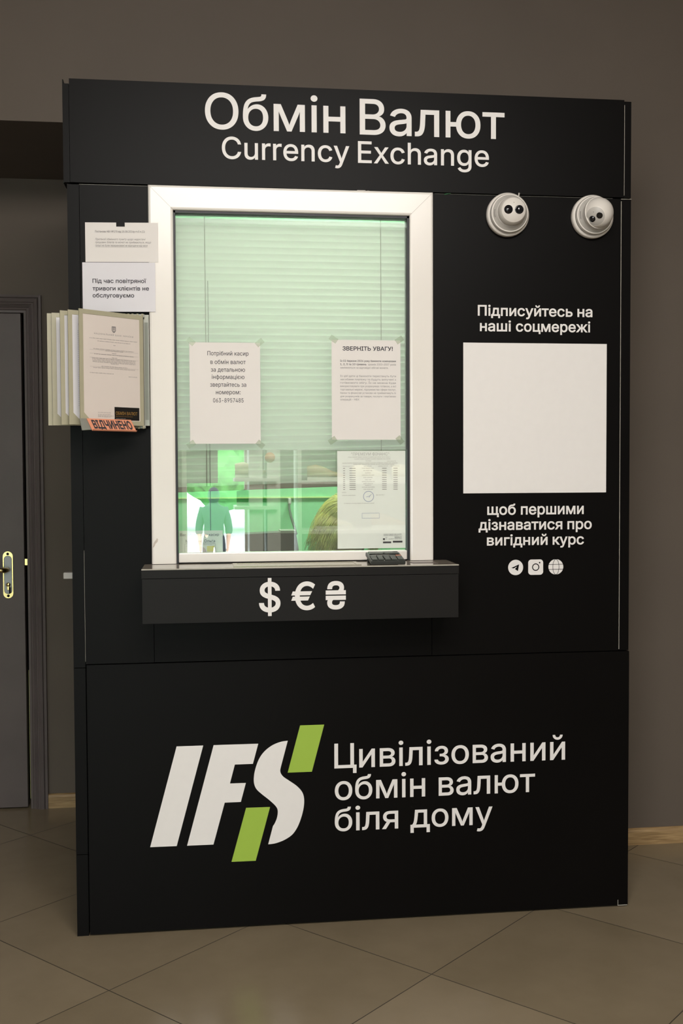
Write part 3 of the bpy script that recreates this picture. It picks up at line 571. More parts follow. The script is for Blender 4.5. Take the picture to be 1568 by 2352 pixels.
у 389 47,-139 61,-86 71,-87 ~89,-91 104,-89 ~118,-86 130,-74 ~142,-61 151,-36 163,-1 17,379 84,379 165,155 ~178,121 187,87 206,21 184,21 202,87 ~212,121 224,155 305,379 371,379 204,-58 ~193,-88 177,-107 ~160,-126 139,-136 ~118,-145 91,-145 65,-143
ф 477 208,-8 ~156,-8 117,16 ~78,41 56,85 ~34,129 34,187 ~34,247 56,291 ~78,335 117,360 ~156,384 208,384 269,384 ~321,384 360,360 ~399,335 421,291 ~443,247 443,187 ~443,129 421,85 ~399,41 360,16 ~321,-8 269,-8;208,43 269,43 ~307,43 332,64 ~357,84 370,117 ~382,150 382,187 ~382,226 370,260 ~357,293 332,314 ~307,335 269,335 208,335 ~170,335 145,314 ~120,293 108,260 ~95,226 95,187 ~95,150 108,117 ~120,84 145,64 ~170,43;208,-143 208,509 269,509 269,-143
х 379 21,0 171,218 171,171 29,379 100,379 147,306 179,253 207,206 175,206 ~190,229 202,253 ~215,278 233,306 282,379 352,379 209,169 209,214 358,0 287,0 231,85 200,136 173,182 205,182 ~191,160 178,136 ~166,112 148,85 91,0
ц 415 53,0 53,379 114,379 114,56 294,56 294,379 355,379 355,0;344,-109 344,0 318,0 318,56 405,56 405,-109
ч 401 198,118 ~131,118 92,153 ~53,188 53,258 53,379 114,379 114,258 ~114,215 138,195 ~162,175 198,175 ~234,175 264,182 ~294,188 324,199 324,143 285,130 ~265,125 244,122 ~223,118;287,0 287,379 348,379 348,0
ш 572 53,379 114,379 114,56 255,56 255,379 316,379 316,56 458,56 458,379 519,379 519,0 53,0
щ 582 53,379 114,379 114,56 255,56 255,379 316,379 316,56 458,56 458,379 519,379 519,0 53,0;508,-109 508,0 482,0 482,56 569,56 569,-109
ь 388 104,244 214,244 ~259,244 290,228 ~321,213 337,186 ~353,158 353,123 ~353,89 337,61 ~321,33 290,16 ~259,0 214,0 53,0 53,379 114,379 114,56 214,56 ~248,56 270,74 ~292,92 292,121 ~292,151 270,169 ~248,187 214,187 104,187
ю 585 53,0 53,379 111,379 111,0;97,162 97,217 235,217 235,162;377,-8 ~325,-8 286,16 ~247,41 226,85 ~204,129 204,187 ~204,247 226,291 ~247,335 286,360 ~325,384 377,384 ~429,384 468,360 ~507,335 529,291 ~550,247 550,187 ~550,129 529,85 ~507,41 468,16 ~429,-8;377,46 ~415,46 440,66 ~465,85 477,117 ~489,150 489,187 ~489,226 477,258 ~465,291 440,310 ~415,330 377,330 ~339,330 315,310 ~290,291 278,258 ~266,226 266,187 ~266,150 278,117 ~290,85 315,66 ~339,46
я 385 332,0 271,0 271,326 184,326 ~136,326 114,309 ~93,291 93,259 ~93,228 114,211 ~136,194 184,194 298,194 298,142 180,142 ~105,142 68,174 ~32,206 32,259 ~32,313 68,346 ~105,379 180,379 332,379;85,0 15,0 122,172 190,172
є 396 207,-8 ~156,-8 117,16 ~78,41 56,85 ~34,129 34,187 ~34,247 56,291 ~78,335 117,360 ~156,384 207,384 ~235,384 260,377 ~285,370 305,356 ~325,342 340,322 ~354,302 362,277 303,262 ~299,277 290,289 ~282,301 270,311 ~258,320 242,325 ~226,330 207,330 ~170,330 145,310 ~121,291 108,258 ~96,226 96,187 ~96,150 108,117 ~121,85 145,66 ~170,46 207,46 ~227,46 243,52 ~258,57 271,66 ~283,75 292,89 ~300,102 304,117 363,102 ~356,76 341,56 ~327,36 306,21 ~286,7 261,-1 ~236,-8;86,163 86,218 263,218 263,163
і 167 53,0 53,379 114,379 114,0;84,443 ~66,443 54,455 ~41,466 41,483 ~41,500 54,512 ~66,524 84,524 ~101,524 114,512 ~126,500 126,483 ~126,466 114,455 ~101,443
ї 167 53,0 53,379 114,379 114,0;156,443 ~139,443 127,455 ~115,466 115,483 ~115,500 127,512 ~139,523 156,523 ~172,523 184,512 ~196,500 196,483 ~196,466 184,455 ~172,443;12,443 ~-5,443 -17,455 ~-29,466 -29,483 ~-29,500 -17,512 ~-5,523 12,523 ~29,523 40,512 ~52,500 52,483 ~52,466 40,455 ~29,443
Ґ 401 309,454 309,612 367,612 367,454;370,509 370,452 125,452 125,0 60,0 60,509
ґ 304 231,379 231,473 290,473 290,379;290,379 290,323 114,323 114,0 53,0 53,379
– 350 350,244 350,188 0,188 0,244
€ 464 364,329 341,279 16,279 34,329;321,229 298,179 16,179 34,229;423,463 398,409 ~383,423 366,433 ~349,444 329,450 ~310,456 288,456 ~246,456 213,433 ~180,410 161,365 ~141,320 141,254 ~141,189 161,144 ~180,99 213,76 ~246,53 288,53 ~310,53 329,59 ~349,65 365,74 ~382,84 396,96 422,43 ~396,18 361,6 ~326,-7 288,-7 ~227,-7 179,25 ~132,56 105,115 ~78,173 78,254 ~78,335 105,393 ~132,452 179,484 ~227,516 288,516 ~326,516 361,502 ~395,489
₴ 439 221,459 ~193,459 176,451 ~159,444 151,432 ~143,421 140,409 ~137,396 137,386 67,386 ~68,421 83,450 ~98,480 132,498 ~166,516 221,516 ~268,516 301,502 ~334,489 351,462 ~368,436 368,397 ~368,375 359,354 ~349,333 331,317 272,335 294,365 ~304,381 304,397 ~304,425 283,442 ~262,459;403,282 36,282 36,337 403,337;403,178 36,178 36,234 403,234;219,-7 ~147,-7 105,24 ~64,55 64,112 ~64,135 74,157 ~84,179 103,192 168,183 ~148,166 140,149 ~132,133 132,113 ~132,84 154,68 ~177,52 219,52 ~259,52 285,68 ~311,85 311,122 380,122 ~380,78 360,49 ~339,21 304,7 ~268,-7
№ 761 60,0 60,509 122,509 349,121 353,121 353,509 416,509 416,0 355,0 129,385 124,385 124,0;479,153 479,205 696,205 696,153;587,249 ~551,249 524,263 ~497,278 483,304 ~468,330 468,366 468,399 ~468,434 482,461 ~497,487 524,502 ~550,516 587,516 ~623,516 650,502 ~676,487 691,460 ~705,434 705,399 705,366 ~705,330 691,304 ~676,278 650,263 ~623,249;587,298 ~616,298 630,317 ~645,335 645,366 645,399 ~644,428 630,447 ~616,465 587,465 ~557,465 543,447 ~528,428 528,399 528,366 ~528,335 543,317 ~557,298
'''
GL = {}
for ln in GLYPH_SRC.strip('\n').split('\n'):
    parts = ln.split(' ')
    ch, adv = parts[0], int(parts[1])
    contours = []
    for c in ' '.join(parts[2:]).split(';'):
        pts = []
        for t in c.split(' '):
            q = t.startswith('~')
            x, y = t.lstrip('~').split(',')
            pts.append((int(x), int(y), q))
        contours.append(pts)
    GL[ch] = (adv, contours)


def flatten(pts, seg):
    out = []
    n = len(pts)
    i = 0
    while i < n:
        x, y, q = pts[i]
        if not q:
            out.append((x, y))
        else:
            x0, y0 = out[-1]
            x1, y1, _ = pts[(i + 1) % n]
            for k in range(1, seg):
                t = k / seg
                out.append(((1 - t) ** 2 * x0 + 2 * t * (1 - t) * x + t * t * x1, (1 - t) ** 2 * y0 + 2 * t * (1 - t) * y + t * t * y1))
        i += 1
    res = []
    for p in out:
        if not res or abs(p[0] - res[-1][0]) + abs(p[1] - res[-1][1]) > 0.01:
            res.append(p)
    if abs(res[0][0] - res[-1][0]) + abs(res[0][1] - res[-1][1]) < 0.01:
        res.pop()
    return res


def grow(c, d):
    if not d:
        return c
    n = len(c)
    out = []
    for i in range(n):
        ax, ay = c[i - 1]
        bx, by = c[i]
        cx, cy = c[(i + 1) % n]
        e1 = Vector((bx - ax, by - ay)).normalized()
        e2 = Vector((cx - bx, cy - by)).normalized()
        n1 = Vector((-e1.y, e1.x))
        n2 = Vector((-e2.y, e2.x))
        k = n1 + n2
        den = max(0.35, 1 + n1.dot(n2))
        out.append((bx + k.x * d / den, by + k.y * d / den))
    return out


def raw_text(s, seg, bold, track=0):
    """list of polygon groups (outer, holes...) in font units, and the run's width"""
    x = 0
    groups = []
    for ch in s:
        if ch == ' ':
            x += 200 + track
            continue
        adv, cs = GL[ch]
        cs = [grow(flatten(c, seg), bold) for c in cs]
        outs = [c for c in cs if sarea(c) < 0]
        holes = [c for c in cs if sarea(c) > 0]
        for o in outs:
            g = [o] + [h for h in holes if inside(h[0], o)]
            groups.append([[(px + x, py) for px, py in c] for c in g])
        x += adv + track
    return groups


CAP, XH = 509.0, 379.0


def fill(loops):
    """triangles covered by a set of outlines (non-zero winding): (points, triangles)"""
    pts = [Vector((p[0], p[1])) for c in loops for p in c]
    eds, n0 = [], 0
    for c in loops:
        eds += [(n0 + i, n0 + (i + 1) % len(c)) for i in range(len(c))]
        n0 += len(c)
    vo, _, fo, _, _, _ = delaunay_2d_cdt(pts, eds, [], 0, 1e-5)
    tri = []
    for t in fo:
        cx = sum(vo[k].x for k in t) / len(t)
        cy = sum(vo[k].y for k in t) / len(t)
        w = 0
        for c in loops:
            for k in range(len(c)):
                x0, y0 = c[k - 1][0], c[k - 1][1]
                x1, y1 = c[k][0], c[k][1]
                if (y0 > cy) != (y1 > cy) and cx < (x1 - x0) * (cy - y0) / (y1 - y0) + x0:
                    w += 1 if y1 > y0 else -1
        if w:
            tri.append(tuple(t))
    return [(p.x, p.y) for p in vo], tri


GCACHE = {}


def glyph(ch, seg, bold):
    key = (ch, seg, bold)
    if key not in GCACHE:
        GCACHE[key] = fill([grow(flatten(c, seg), bold) for c in GL[ch][1]])
    return GCACHE[key]


def raw_text(s, seg, bold, track=0):
    """list of (points, triangles) in font units"""
    x = 0
    groups = []
    for ch in s:
        if ch == ' ':
            x += 200 + track
            continue
        pts, tri = glyph(ch, seg, bold)
        groups.append(([(px + x, py) for px, py in pts], tri))
        x += GL[ch][0] + track
    return groups


def write(name, runs, o, u, v, material, parent=None, bold=0, seg=5, track=0, mb=None, slant=0.0):
    """runs of (text, left, right, base, letter height, 'C' or 'x'): coordinates on the plane o + u*a + v*b"""
    o, u, v = Vector(o), Vector(u), Vector(v)
    own = mb is None
    done = []
    mb = mb or MB()
    for s, x0, x1, zb, hh, mode in runs:
        g = raw_text(s, seg, bold, track)
        xs = [p[0] for gr, _ in g for p in gr]
        a, b = min(xs), max(xs)
        sx = (x1 - x0) / (b - a)
        sz = hh / ((CAP if mode == 'C' else XH) + 2 * bold)
        for fp, tri in g:
            flat_ = [(x0 + (px - a) * sx, zb + (py + bold) * sz) for px, py in fp]
            mb.add([o + u * (px + (py - zb) * slant) + v * py for px, py in flat_], tri)
        if own:
            done.append(mb.build(name, material, parent))
            mb = MB()
    return done if own else mb


def scribble(mb, x0, x1, z, h, o, u, v, seed=0, words=True):
    """a line of print too small to read: words of tiny letter-like strokes"""
    rnd = random.Random(seed)
    o, u, v = Vector(o), Vector(u), Vector(v)

    def bar(a, b, c, d):
        mb.add([o + u * a + v * c, o + u * b + v * c, o + u * b + v * d, o + u * a + v * d], [(0, 1, 2, 3)])

    if not words:
        bar(x0, x1, z, z + 0.5 * h)
        return mb
    x = x0
    xh, st, gap = 0.5 * h, 0.085 * h, 0.13 * h
    while x < x1 - 1e-6:
        for _ in range(rnd.randint(2, 9)):
            w = h * rnd.uniform(0.26, 0.42)
            if x + w > x1:
                x = x1
                break
            up_ = xh * (1.45 if rnd.random() < 0.12 else 1.0)
            bar(x, x + st, z, z + up_)
            bar(x + w - st, x + w, z, z + xh)
            k = rnd.choice((0.0, 0.43, 0.83, 0.83))
            bar(x + st, x + w - st, z + xh * k, z + xh * k + st)
            x += w + gap
        x += h * 0.34
    return mb


X, Y, Z = Vector((1, 0, 0)), Vector((0, 1, 0)), Vector((0, 0, 1))

# ================================================================== the setting
struct(MB().box(-4.15, 5.15, -7.2, 1.45, -0.1, 0), 'floor', M['tile'])
struct(MB().box(-4.15, 5.15, -7.2, 1.45, 3.1, 3.2), 'ceiling', M['ceiling'])
DOOR_R = -0.318          # right edge of the door opening
DOOR_L = -1.20
wb = MB()
wb.box(1.72, 5.0, 0.535, 1.4, 0, 2.49)
wb.box(-4.0, 5.0, 0.535, 1.4, 2.49, 3.1)
struct(wb, 'wall_back', M['wall'])
wa = MB()
wa.box(DOOR_R, 1.72, 1.27, 1.4, 0, 2.49)
wa.box(DOOR_L, DOOR_R, 1.27, 1.4, 1.972, 2.49)
wa.box(-4.0, DOOR_L, 1.27, 1.4, 0, 2.49)
struct(wa, 'wall_alcove', M['wall'])
struct(MB().box(-4.15, -4.0, -7.0, 1.4, 0, 3.1), 'wall_left', M['rear'])
struct(MB().box(5.0, 5.15, -7.0, 1.4, 0, 3.1), 'wall_right', M['rear'])
wf = MB()
for (a, b, c, d) in ((-4.0, -3.0, 0, 3.1), (-3.0, -0.2, 0, 0.3), (-3.0, -0.2, 2.4, 3.1), (-0.2, 0.19, 0, 3.1), (0.19, 0.81, 2.3, 3.1), (0.235, 0.52, 1.224, 2.3), (0.81, 5.0, 0, 3.1)):  # the box hanging in the doorway is added to block its mirrored daylight
    wf.box(a, b, -7.15, -7.0, c, d)
struct(wf, 'wall_front', M['rear'])
f = MB()
for (a, b, c, d) in ((-3.0, -2.94, 0.3, 2.4), (-0.26, -0.2, 0.3, 2.4), (-3.0, -0.2, 0.3, 0.36), (-3.0, -0.2, 2.34, 2.4), (-1.62, -1.56, 0.3, 2.4)):
    f.box(a, b, -7.11, -7.04, c, d)
struct(f, 'window_1', M['upvc'])
f = MB()
for (a, b, c, d) in ((0.19, 0.235, 0, 2.3), (0.765, 0.81, 0, 2.3), (0.235, 0.765, 2.24, 2.3)):
    f.box(a, b, -7.12, -7.03, c, d)
struct(f, 'door_2', M['upvc'])

# baseboards
def skirting(name, x0, x1, y, h):
    b = MB()
    pr = [(0, 0), (0.014, 0), (0.014, h - 0.012), (0.010, h - 0.004), (0.004, h), (0, h)]
    b.prism([(-p[0], p[1]) for p in pr], (x0, y, 0), (0, 1, 0), (0, 0, 1), (x1 - x0, 0, 0))
    return struct(b, name, M['oak'])


skirting('baseboard_right', 1.72, 5.0, 0.535, 0.058)
skirting('baseboard_left', -0.2695, 1.72, 1.27, 0.056)
struct(MB().box(-0.277, -0.2695, 1.252, 1.27, 0, 0.055), 'trim_1', M['oak'])

# interior door with a stepped architrave
XO, ZO = -0.2495, 2.036
arch = MB()
prof = [(0, 0), (0, 0.020), (0.009, 0.022), (0.0125, 0.017), (0.014, 0.023), (0.024, 0.027), (0.029, 0.024), (0.0305, 0.019), (0.036, 0.021),
        (0.0385, 0.016), (0.042, 0.018), (0.0435, 0.013), (0.047, 0.015), (0.0485, 0.010), (0.056, 0.013), (0.059, 0.008), (0.068, 0.007), (0.070, -0.03)]
vs, fs = [], []
XL = -1.27
for t, h in prof:
    vs += [(XO - t, 1.27 - h, 0), (XO - t, 1.27 - h, ZO - t), (XL + t, 1.27 - h, ZO - t), (XL + t, 1.27 - h, 0)]
for i in range(len(prof) - 1):
    for k in range(3):
        fs.append((4 * i + k, 4 * i + k + 1, 4 * i + 4 + k + 1, 4 * i + 4 + k))
arch.add(vs, fs)
struct(arch, 'trim_2', M['door'])
leaf = MB()
LR = -0.330
leaf.bevbox(DOOR_L, LR, 1.268, 1.308, 0.006, 1.966, 0.002, 2)
door = struct(leaf, 'door_1', M['door'])
struct(MB().box(LR, DOOR_R, 1.36, 1.40, 0, 1.972).box(DOOR_L, LR, 1.395, 1.40, 0, 1.972), 'trim_3', M['groove'])
MB().box(LR + 0.0045, LR + 0.0075, 1.30, 1.36, 0.03, 0.55).build('gap_light_strip', M['gap_light'], door)['label'] = 'yellowish strip painted as light in the gap beside the door'  # light showing through the door gap, put into the strip's colour
MB().box(LR - 0.001, DOOR_R + 0.001, 1.276, 1.292, 0.974, 0.999).build('latch', M['brass'], door)

def capsule(cx, cz, w, h, n=10):
    r = w / 2
    pts = [(cx + r * math.cos(a), cz + h / 2 - r + r * math.sin(a)) for a in [PI * k / n for k in range(n + 1)]]
    pts += [(cx + r * math.cos(a), cz - h / 2 + r + r * math.sin(a)) for a in [PI + PI * k / n for k in range(n + 1)]]
    return pts


HX, HZ = -0.3925, 0.9375
pl = MB()
pl.prism(capsule(HX, HZ, 0.0385, 0.186), (0, 1.268, 0), X, Z, (0, -0.006, 0))
plate = pl.build('handle_plate', M['brass'], door)
pl = MB()
pl.prism(capsule(HX, HZ, 0.0275, 0.150), (0, 1.262, 0), X, Z, (0, -0.0012, 0))
inl = pl.build('plate_inlay', M['steel'], plate)
pl = MB()
pl.prism(capsule(HX, HZ, 0.0300, 0.1525), (0, 1.262, 0), X, Z, (0, -0.0008, 0))
pl.build('inlay_rim', M['groove'], plate)
for s in (1, -1):
    MB().lathe([(0, 0), (0.0055, 0), (0.005, 0.0015), (0, 0.0015)], Matrix.Translation((HX, 1.262, HZ + s * 0.083)) @ Matrix.Rotation(PI / 2, 4, 'X'), 16).build('screw', M['groove'], plate)
pl = MB()
pl.tube([(HX - 0.002, 1.262, 0.9585), (HX - 0.002, 1.235, 0.9585), (HX - 0.006, 1.222, 0.9585), (HX - 0.016, 1.216, 0.9590), (HX - 0.05, 1.214, 0.9605), (HX - 0.10, 1.216, 0.961), (HX - 0.115, 1.222, 0.961)],
        [0.010, 0.010, 0.0105, 0.009, 0.0068, 0.0065, 0.003], 14)
pl.build('lever', M['brass'], door)
pl = MB()
pl.lathe([(0, 0), (0.0085, 0), (0.0085, 0.006), (0.007, 0.008), (0, 0.008)], Matrix.Translation((HX + 0.001, 1.262, 0.899)) @ Matrix.Rotation(PI / 2, 4, 'X'), 20)
pl.bevbox(HX - 0.004, HX + 0.006, 1.254, 1.262, 0.877, 0.895, 0.002)
pl.build('lock_cylinder', M['brass'], door)
MB().box(HX + 0.0055, HX + 0.0095, 1.244, 1.256, 0.865, 0.889).build('key', M['groove'], door)

# ================================================================== the kiosk
W, H = 1.6586, 2.447
kiosk = root('currency_exchange_kiosk', (W / 2, 0.6, 0), 'black currency exchange kiosk with a lit cashier window and white lettering', 'kiosk')
KD = 1.20
LS = 0.033                      # width of the left corner strip


def kpart(mb, name, m, parent=None, label=None):
    o = mb.build(name, M[m] if isinstance(m, str) else m, parent or kiosk)
    if label:
        o['label'] = label
    return o


# corner strips, panels and fascia
kpart(MB().box(0.0, LS, 0.002, 0.03, 0.2402, 0.781).box(0.0, LS, 0.002, 0.03, 0.783, 2.1570).box(0.0, LS, 0.002, 0.03, 0.0, 0.2382), 'corner_strip', 'black')
kpart(MB().box(1.6285, W, 0.002, 0.03, 0.793, 2.1555), 'corner_strip', 'black')
kpart(MB().box(0.0, 0.02, 0.03, KD, 0, 2.40), 'side_panel', 'black')
kpart(MB().box(W - 0.02, W, 0.03, KD, 0, 2.40), 'side_panel', 'black')
kpart(MB().box(0.02, W - 0.02, 0.03, KD, 2.38, 2.40), 'roof_panel', 'black')
inner = MB()
inner.box(0.02, W - 0.02, KD - 0.06, KD, 0, 2.38).box(0.02, 0.026, 0.03, KD - 0.06, 0, 2.38).box(W - 0.026, W - 0.02, 0.03, KD - 0.06, 0, 2.38)
iw = kpart(inner, 'inner_wall', 'green_wall')
kpart(MB().box(0.026, W - 0.026, KD - 0.068, KD - 0.06, 1.236, 1.241), 'wall_strip', 'note_green', iw)
kpart(MB().box(LS + 0.0015, 0.228, 0.0, 0.025, 0.793, 2.1562), 'left_panel', 'black')
kpart(MB().box(1.0475, 1.6262, 0.0, 0.025, 0.793, 2.1570), 'right_panel', 'black')
kpart(MB().box(0.2295, 1.046, 0.0015, 0.025, 0.793, 1.09), 'apron_panel', 'black')
low = kpart(MB().box(0.037, W, -0.004, 0.025, 0.006, 0.7905), 'lower_panel', 'black')
kpart(MB().box(0.02, 0.226, 0.0262, 0.034, 0, 2.2).box(1.05, W - 0.02, 0.0262, 0.034, 0, 2.2).box(0.226, 1.05, 0.0262, 0.034, 0, 1.05).box(0.226, 1.05, 0.0262, 0.034, 2.14, 2.2), 'backing_board', 'groove')
kpart(MB().box(1.6266, 1.6281, -0.0005, 0.02, 0.797, 2.150), 'panel_edge', 'edge', label='cream bare edge of a black panel')                   # bare board edge down the right corner
kpart(MB().box(1.6262, W, -0.0010, 0.02, 2.1558, 2.1572), 'panel_edge', 'edge', label='cream bare edge of a black panel')
kpart(MB().box(0.0335, 0.228, -0.0008, 0.02, 2.1562, 2.1570), 'panel_edge', 'edge', label='cream bare edge of a black panel')
kpart(MB().box(1.055, 1.60, -0.0008, 0.02, 2.1570, 2.1576), 'panel_edge', 'edge', label='cream bare edge of a black panel')
kpart(MB().box(0.0334, 0.0340, 0.0006, 0.02, 0.80, 1.12), 'panel_edge', 'edge', label='cream bare edge of a black panel')
kpart(MB().box(1.6262, 1.6275, -0.0048, 0.0, 0.006, 0.022), 'panel_edge', 'edge', label='cream bare edge of a black panel')
kpart(MB().box(1.6262, W - 0.002, -0.0048, 0.0, 0.004, 0.0060), 'panel_edge', 'edge', label='cream bare edge of a black panel')

# header sign
head = kpart(MB().box(0.0105, 1.6315, -0.010, 0.03, 2.1595, H), 'header_panel', 'black')
kpart(MB().box(-0.006, 0.009, -0.006, 0.06, 2.160, 2.434).box(-0.0085, -0.006, -0.006, 0.06, 2.158, 2.445), 'header_end_cap', 'black', head)
kpart(MB().box(1.6330, 1.6535, -0.009, 0.06, 2.1585, 2.4430), 'header_end_cap', 'black', head)
kpart(MB().box(1.6317, 1.6328, -0.0104, 0.02, 2.165, 2.432), 'header_edge', 'edge', head)
kpart(MB().box(0.0, W - 0.01, 0.03, 0.06, 2.16, 2.43), 'header_back', 'black', head)
HY = -0.0104
write('lettering', [('Обмін', 0.3882, 0.7913, 2.3205, 2.4214 - 2.3190, 'C'),
                    ('Валют', 0.8330, 1.2638, 2.3190, 2.4214 - 2.3190, 'C'),
                    ('Currency', 0.4352, 0.8023, 2.2374, 2.2998 - 2.2374, 'C'),
                    ('Exchange', 0.8276, 1.2168, 2.2374, 2.2998 - 2.2374, 'C')],
      (0, HY, 0), X, Z, M['vinyl'], head, bold=6, seg=7)

# right panel lettering, blank white square and icons
rp = [o for o in kiosk.children if o.name.startswith('right_panel')][0]
PY = -0.0005
write('lettering', [('Підписуйтесь', 1.1860, 1.4770, 1.8027, 1.8345 - 1.8027, 'C'),
                    ('на', 1.4920, 1.5387, 1.8027, 1.7812 - 1.7570, 'x'),
                    ('наші', 1.1924, 1.2870, 1.7570, 1.7812 - 1.7570, 'x'),
                    ('соцмережі', 1.3023, 1.5321, 1.7570, 1.7812 - 1.7570, 'x'),
                    ('щоб', 1.2153, 1.3031, 1.2105, 1.2358 - 1.2105, 'x'),
                    ('першими', 1.3187, 1.5142, 1.2105, 1.2358 - 1.2105, 'x'),
                    ('дізнаватися', 1.1887, 1.4475, 1.1649, 1.1896 - 1.1649, 'x'),
                    ('про', 1.4633, 1.5396, 1.1649, 1.1896 - 1.1649, 'x'),
                    ('вигідний', 1.2142, 1.4017, 1.1186, 1.1432 - 1.1186, 'x'),
                    ('курс', 1.4174, 1.5153, 1.1186, 1.1432 - 1.1186, 'x')],
      (0, PY, 0), X, Z, M['vinyl'], rp, bold=14, seg=5)
kpart(MB().box(1.1420, 1.5840, -0.0008, 0.001, 1.2757, 1.7228), 'white_square', 'vinyl', rp, 'blank white square sticker')


def disc(cx, cz, r, n=40):
    return [(cx + r * math.cos(2 * PI * k / n), cz + r * math.sin(2 * PI * k / n)) for k in range(n)]


def rrect(cx, cz, hw, hh, r, n=8):
    pts = []
    for sx, sz, a0 in ((1, 1, 0), (-1, 1, PI / 2), (-1, -1, PI), (1, -1, 1.5 * PI)):
        for k in range(n + 1):
            a = a0 + PI / 2 * k / n
            pts.append((cx + sx * (hw - r) + r * math.cos(a), cz + sz * (hh - r) + r * math.sin(a)))
    return pts


def flat(mb, pts, y, holes=()):
    pl = [[Vector((p[0], p[1], 0)) for p in c] for c in [pts, *holes]]
    fp, tri = fill(pl)
    mb.add([(p[0], y, p[1]) for p in fp], tri)
    return mb


IZ, IR = 1.0518, 0.0232
ix = (1.3028, 1.3649, 1.4277)


def loc_pts(cx, pts):
    return [(cx + a * IR, IZ + b * IR) for a, b in pts]


mb = flat(MB(), disc(ix[0], IZ, IR), PY)
tg = kpart(mb, 'messenger_icon', 'vinyl', rp, 'white round paper plane icon')
mb = MB()
flat(mb, loc_pts(ix[0], [(-0.57, -0.05), (0.46, 0.40), (0.42, 0.30), (-0.30, -0.12)]), PY - 0.0003)
flat(mb, loc_pts(ix[0], [(0.46, 0.40), (0.30, -0.48), (-0.10, -0.20), (0.20, 0.13), (-0.28, -0.12), (-0.36, -0.13)]), PY - 0.0003)
kpart(mb, 'paper_plane', 'black', tg)
mb = flat(MB(), rrect(ix[1], IZ, IR, IR, IR * 0.42), PY)
ig = kpart(mb, 'photo_icon', 'vinyl', rp, 'white rounded square camera icon')
mb = MB()
mb.ring((ix[1], PY - 0.0003, IZ), X, Z, 0.0083, 0.0112)
flat(mb, disc(ix[1] + 0.0122, IZ + 0.0135, 0.0024, 16), PY - 0.0003)
kpart(mb, 'camera_outline', 'black', ig)
mb = flat(MB(), disc(ix[2], IZ, IR), PY)
gi = kpart(mb, 'globe_icon', 'vinyl', rp, 'white globe icon')
mb = MB()


def stroke(mb, pts, w, y):
    vs = []
    for i, p in enumerate(pts):
        a = pts[max(i - 1, 0)]
        b = pts[min(i + 1, len(pts) - 1)]
        d = Vector((b[0] - a[0], b[1] - a[1])).normalized()
        vs += [(p[0] - d.y * w / 2, y, p[1] + d.x * w / 2), (p[0] + d.y * w / 2, y, p[1] - d.x * w / 2)]
    mb.add(vs, [(2 * i, 2 * i + 1, 2 * i + 3, 2 * i + 2) for i in range(len(pts) - 1)])


for s in (1, -1):
    stroke(mb, [(ix[2] + s * 0.0096 * math.cos(a), IZ + IR * math.sin(a)) for a in [-PI / 2 + PI * k / 24 for k in range(25)]], 0.0014, PY - 0.0003)
    stroke(mb, [(ix[2] - 0.0222, IZ + s * 0.0076), (ix[2] + 0.0222, IZ + s * 0.0076)], 0.0014, PY - 0.0003)
kpart(mb, 'globe_lines', 'black', gi)

# logo and slogan on the lower panel
LY = -0.0045


def q(mb, *pts):
    return flat(mb, list(pts), LY)


logo = MB()
q(logo, (0.2899, 0.5466), (0.3666, 0.5466), (0.2873, 0.2534), (0.2110, 0.2539))
q(logo, (0.3967, 0.5466), (0.5267, 0.5461), (0.5106, 0.4870), (0.4579, 0.4869), (0.4432, 0.4317), (0.4896, 0.4313), (0.4745, 0.3756), (0.4275, 0.3755), (0.3937, 0.2529), (0.3172, 0.2531))


def spline(keys, n=8):
    out = []
    for i in range(len(keys) - 1):
        p0, p1, p2, p3 = keys[max(i - 1, 0)], keys[i], keys[i + 1], keys[min(i + 2, len(keys) - 1)]
        for k in range(n):
            t = k / n
            out.append(tuple(0.5 * (2 * p1[c] + (p2[c] - p0[c]) * t + (2 * p0[c] - 5 * p1[c] + 4 * p2[c] - p3[c]) * t * t + (3 * p1[c] - p0[c] - 3 * p2[c] + p3[c]) * t ** 3) for c in (0, 1)))
    out.append(keys[-1])
    return out


s_pts = spline([(0.6134, 0.5519), (0.5919, 0.5491), (0.5666, 0.5394), (0.5444, 0.5225), (0.5296, 0.5026), (0.5196, 0.4782), (0.5138, 0.4537), (0.5133, 0.4307), (0.5198, 0.4127), (0.5348, 0.3972), (0.5574, 0.3781), (0.5766, 0.3588), (0.5825, 0.3444), (0.5803, 0.3249), (0.5738, 0.3085), (0.5681, 0.2998)], 5)
s_pts += spline([(0.5537, 0.2460), (0.5759, 0.2482), (0.6024, 0.2573), (0.6254, 0.2722), (0.6415, 0.2954), (0.6530, 0.3252), (0.6595, 0.3535), (0.6604, 0.3784), (0.6545, 0.3982), (0.6387, 0.4167), (0.6158, 0.4336), (0.5983, 0.4468), (0.5907, 0.4613), (0.5932, 0.4771)], 5)
flat(logo, s_pts, LY)
kpart(logo, 'logo_letters', 'vinyl', low, 'large white slanted letters of the logo')
for a in (((0.6500, 0.5960), (0.7214, 0.5961), (0.6842, 0.4569), (0.6125, 0.4569)), ((0.4897, 0.3576), (0.5601, 0.3571), (0.5168, 0.1987), (0.4458, 0.1990))):
    kpart(q(MB(), *a), 'logo_bar', 'green_vinyl', low, 'lime green slanted bar of the logo')
xh1 = 0.4251 - 0.3695
write('slogan', [('Цивілізований', 0.7510, 1.4573, 0.4638, 0.5379 - 0.4638, 'C'),
                 ('обмін', 0.7520, 1.0244, 0.3689, xh1, 'x'),
                 ('валют', 1.0655, 1.3633, 0.3689, xh1, 'x'),
                 ('біля', 0.7515, 0.9423, 0.2755, 0.3296 - 0.2755, 'x'),
                 ('дому', 0.9793, 1.2313, 0.2755, 0.3296 - 0.2755, 'x')],
      (0, LY, 0), X, Z, M['vinyl'], low, bold=5, seg=6)

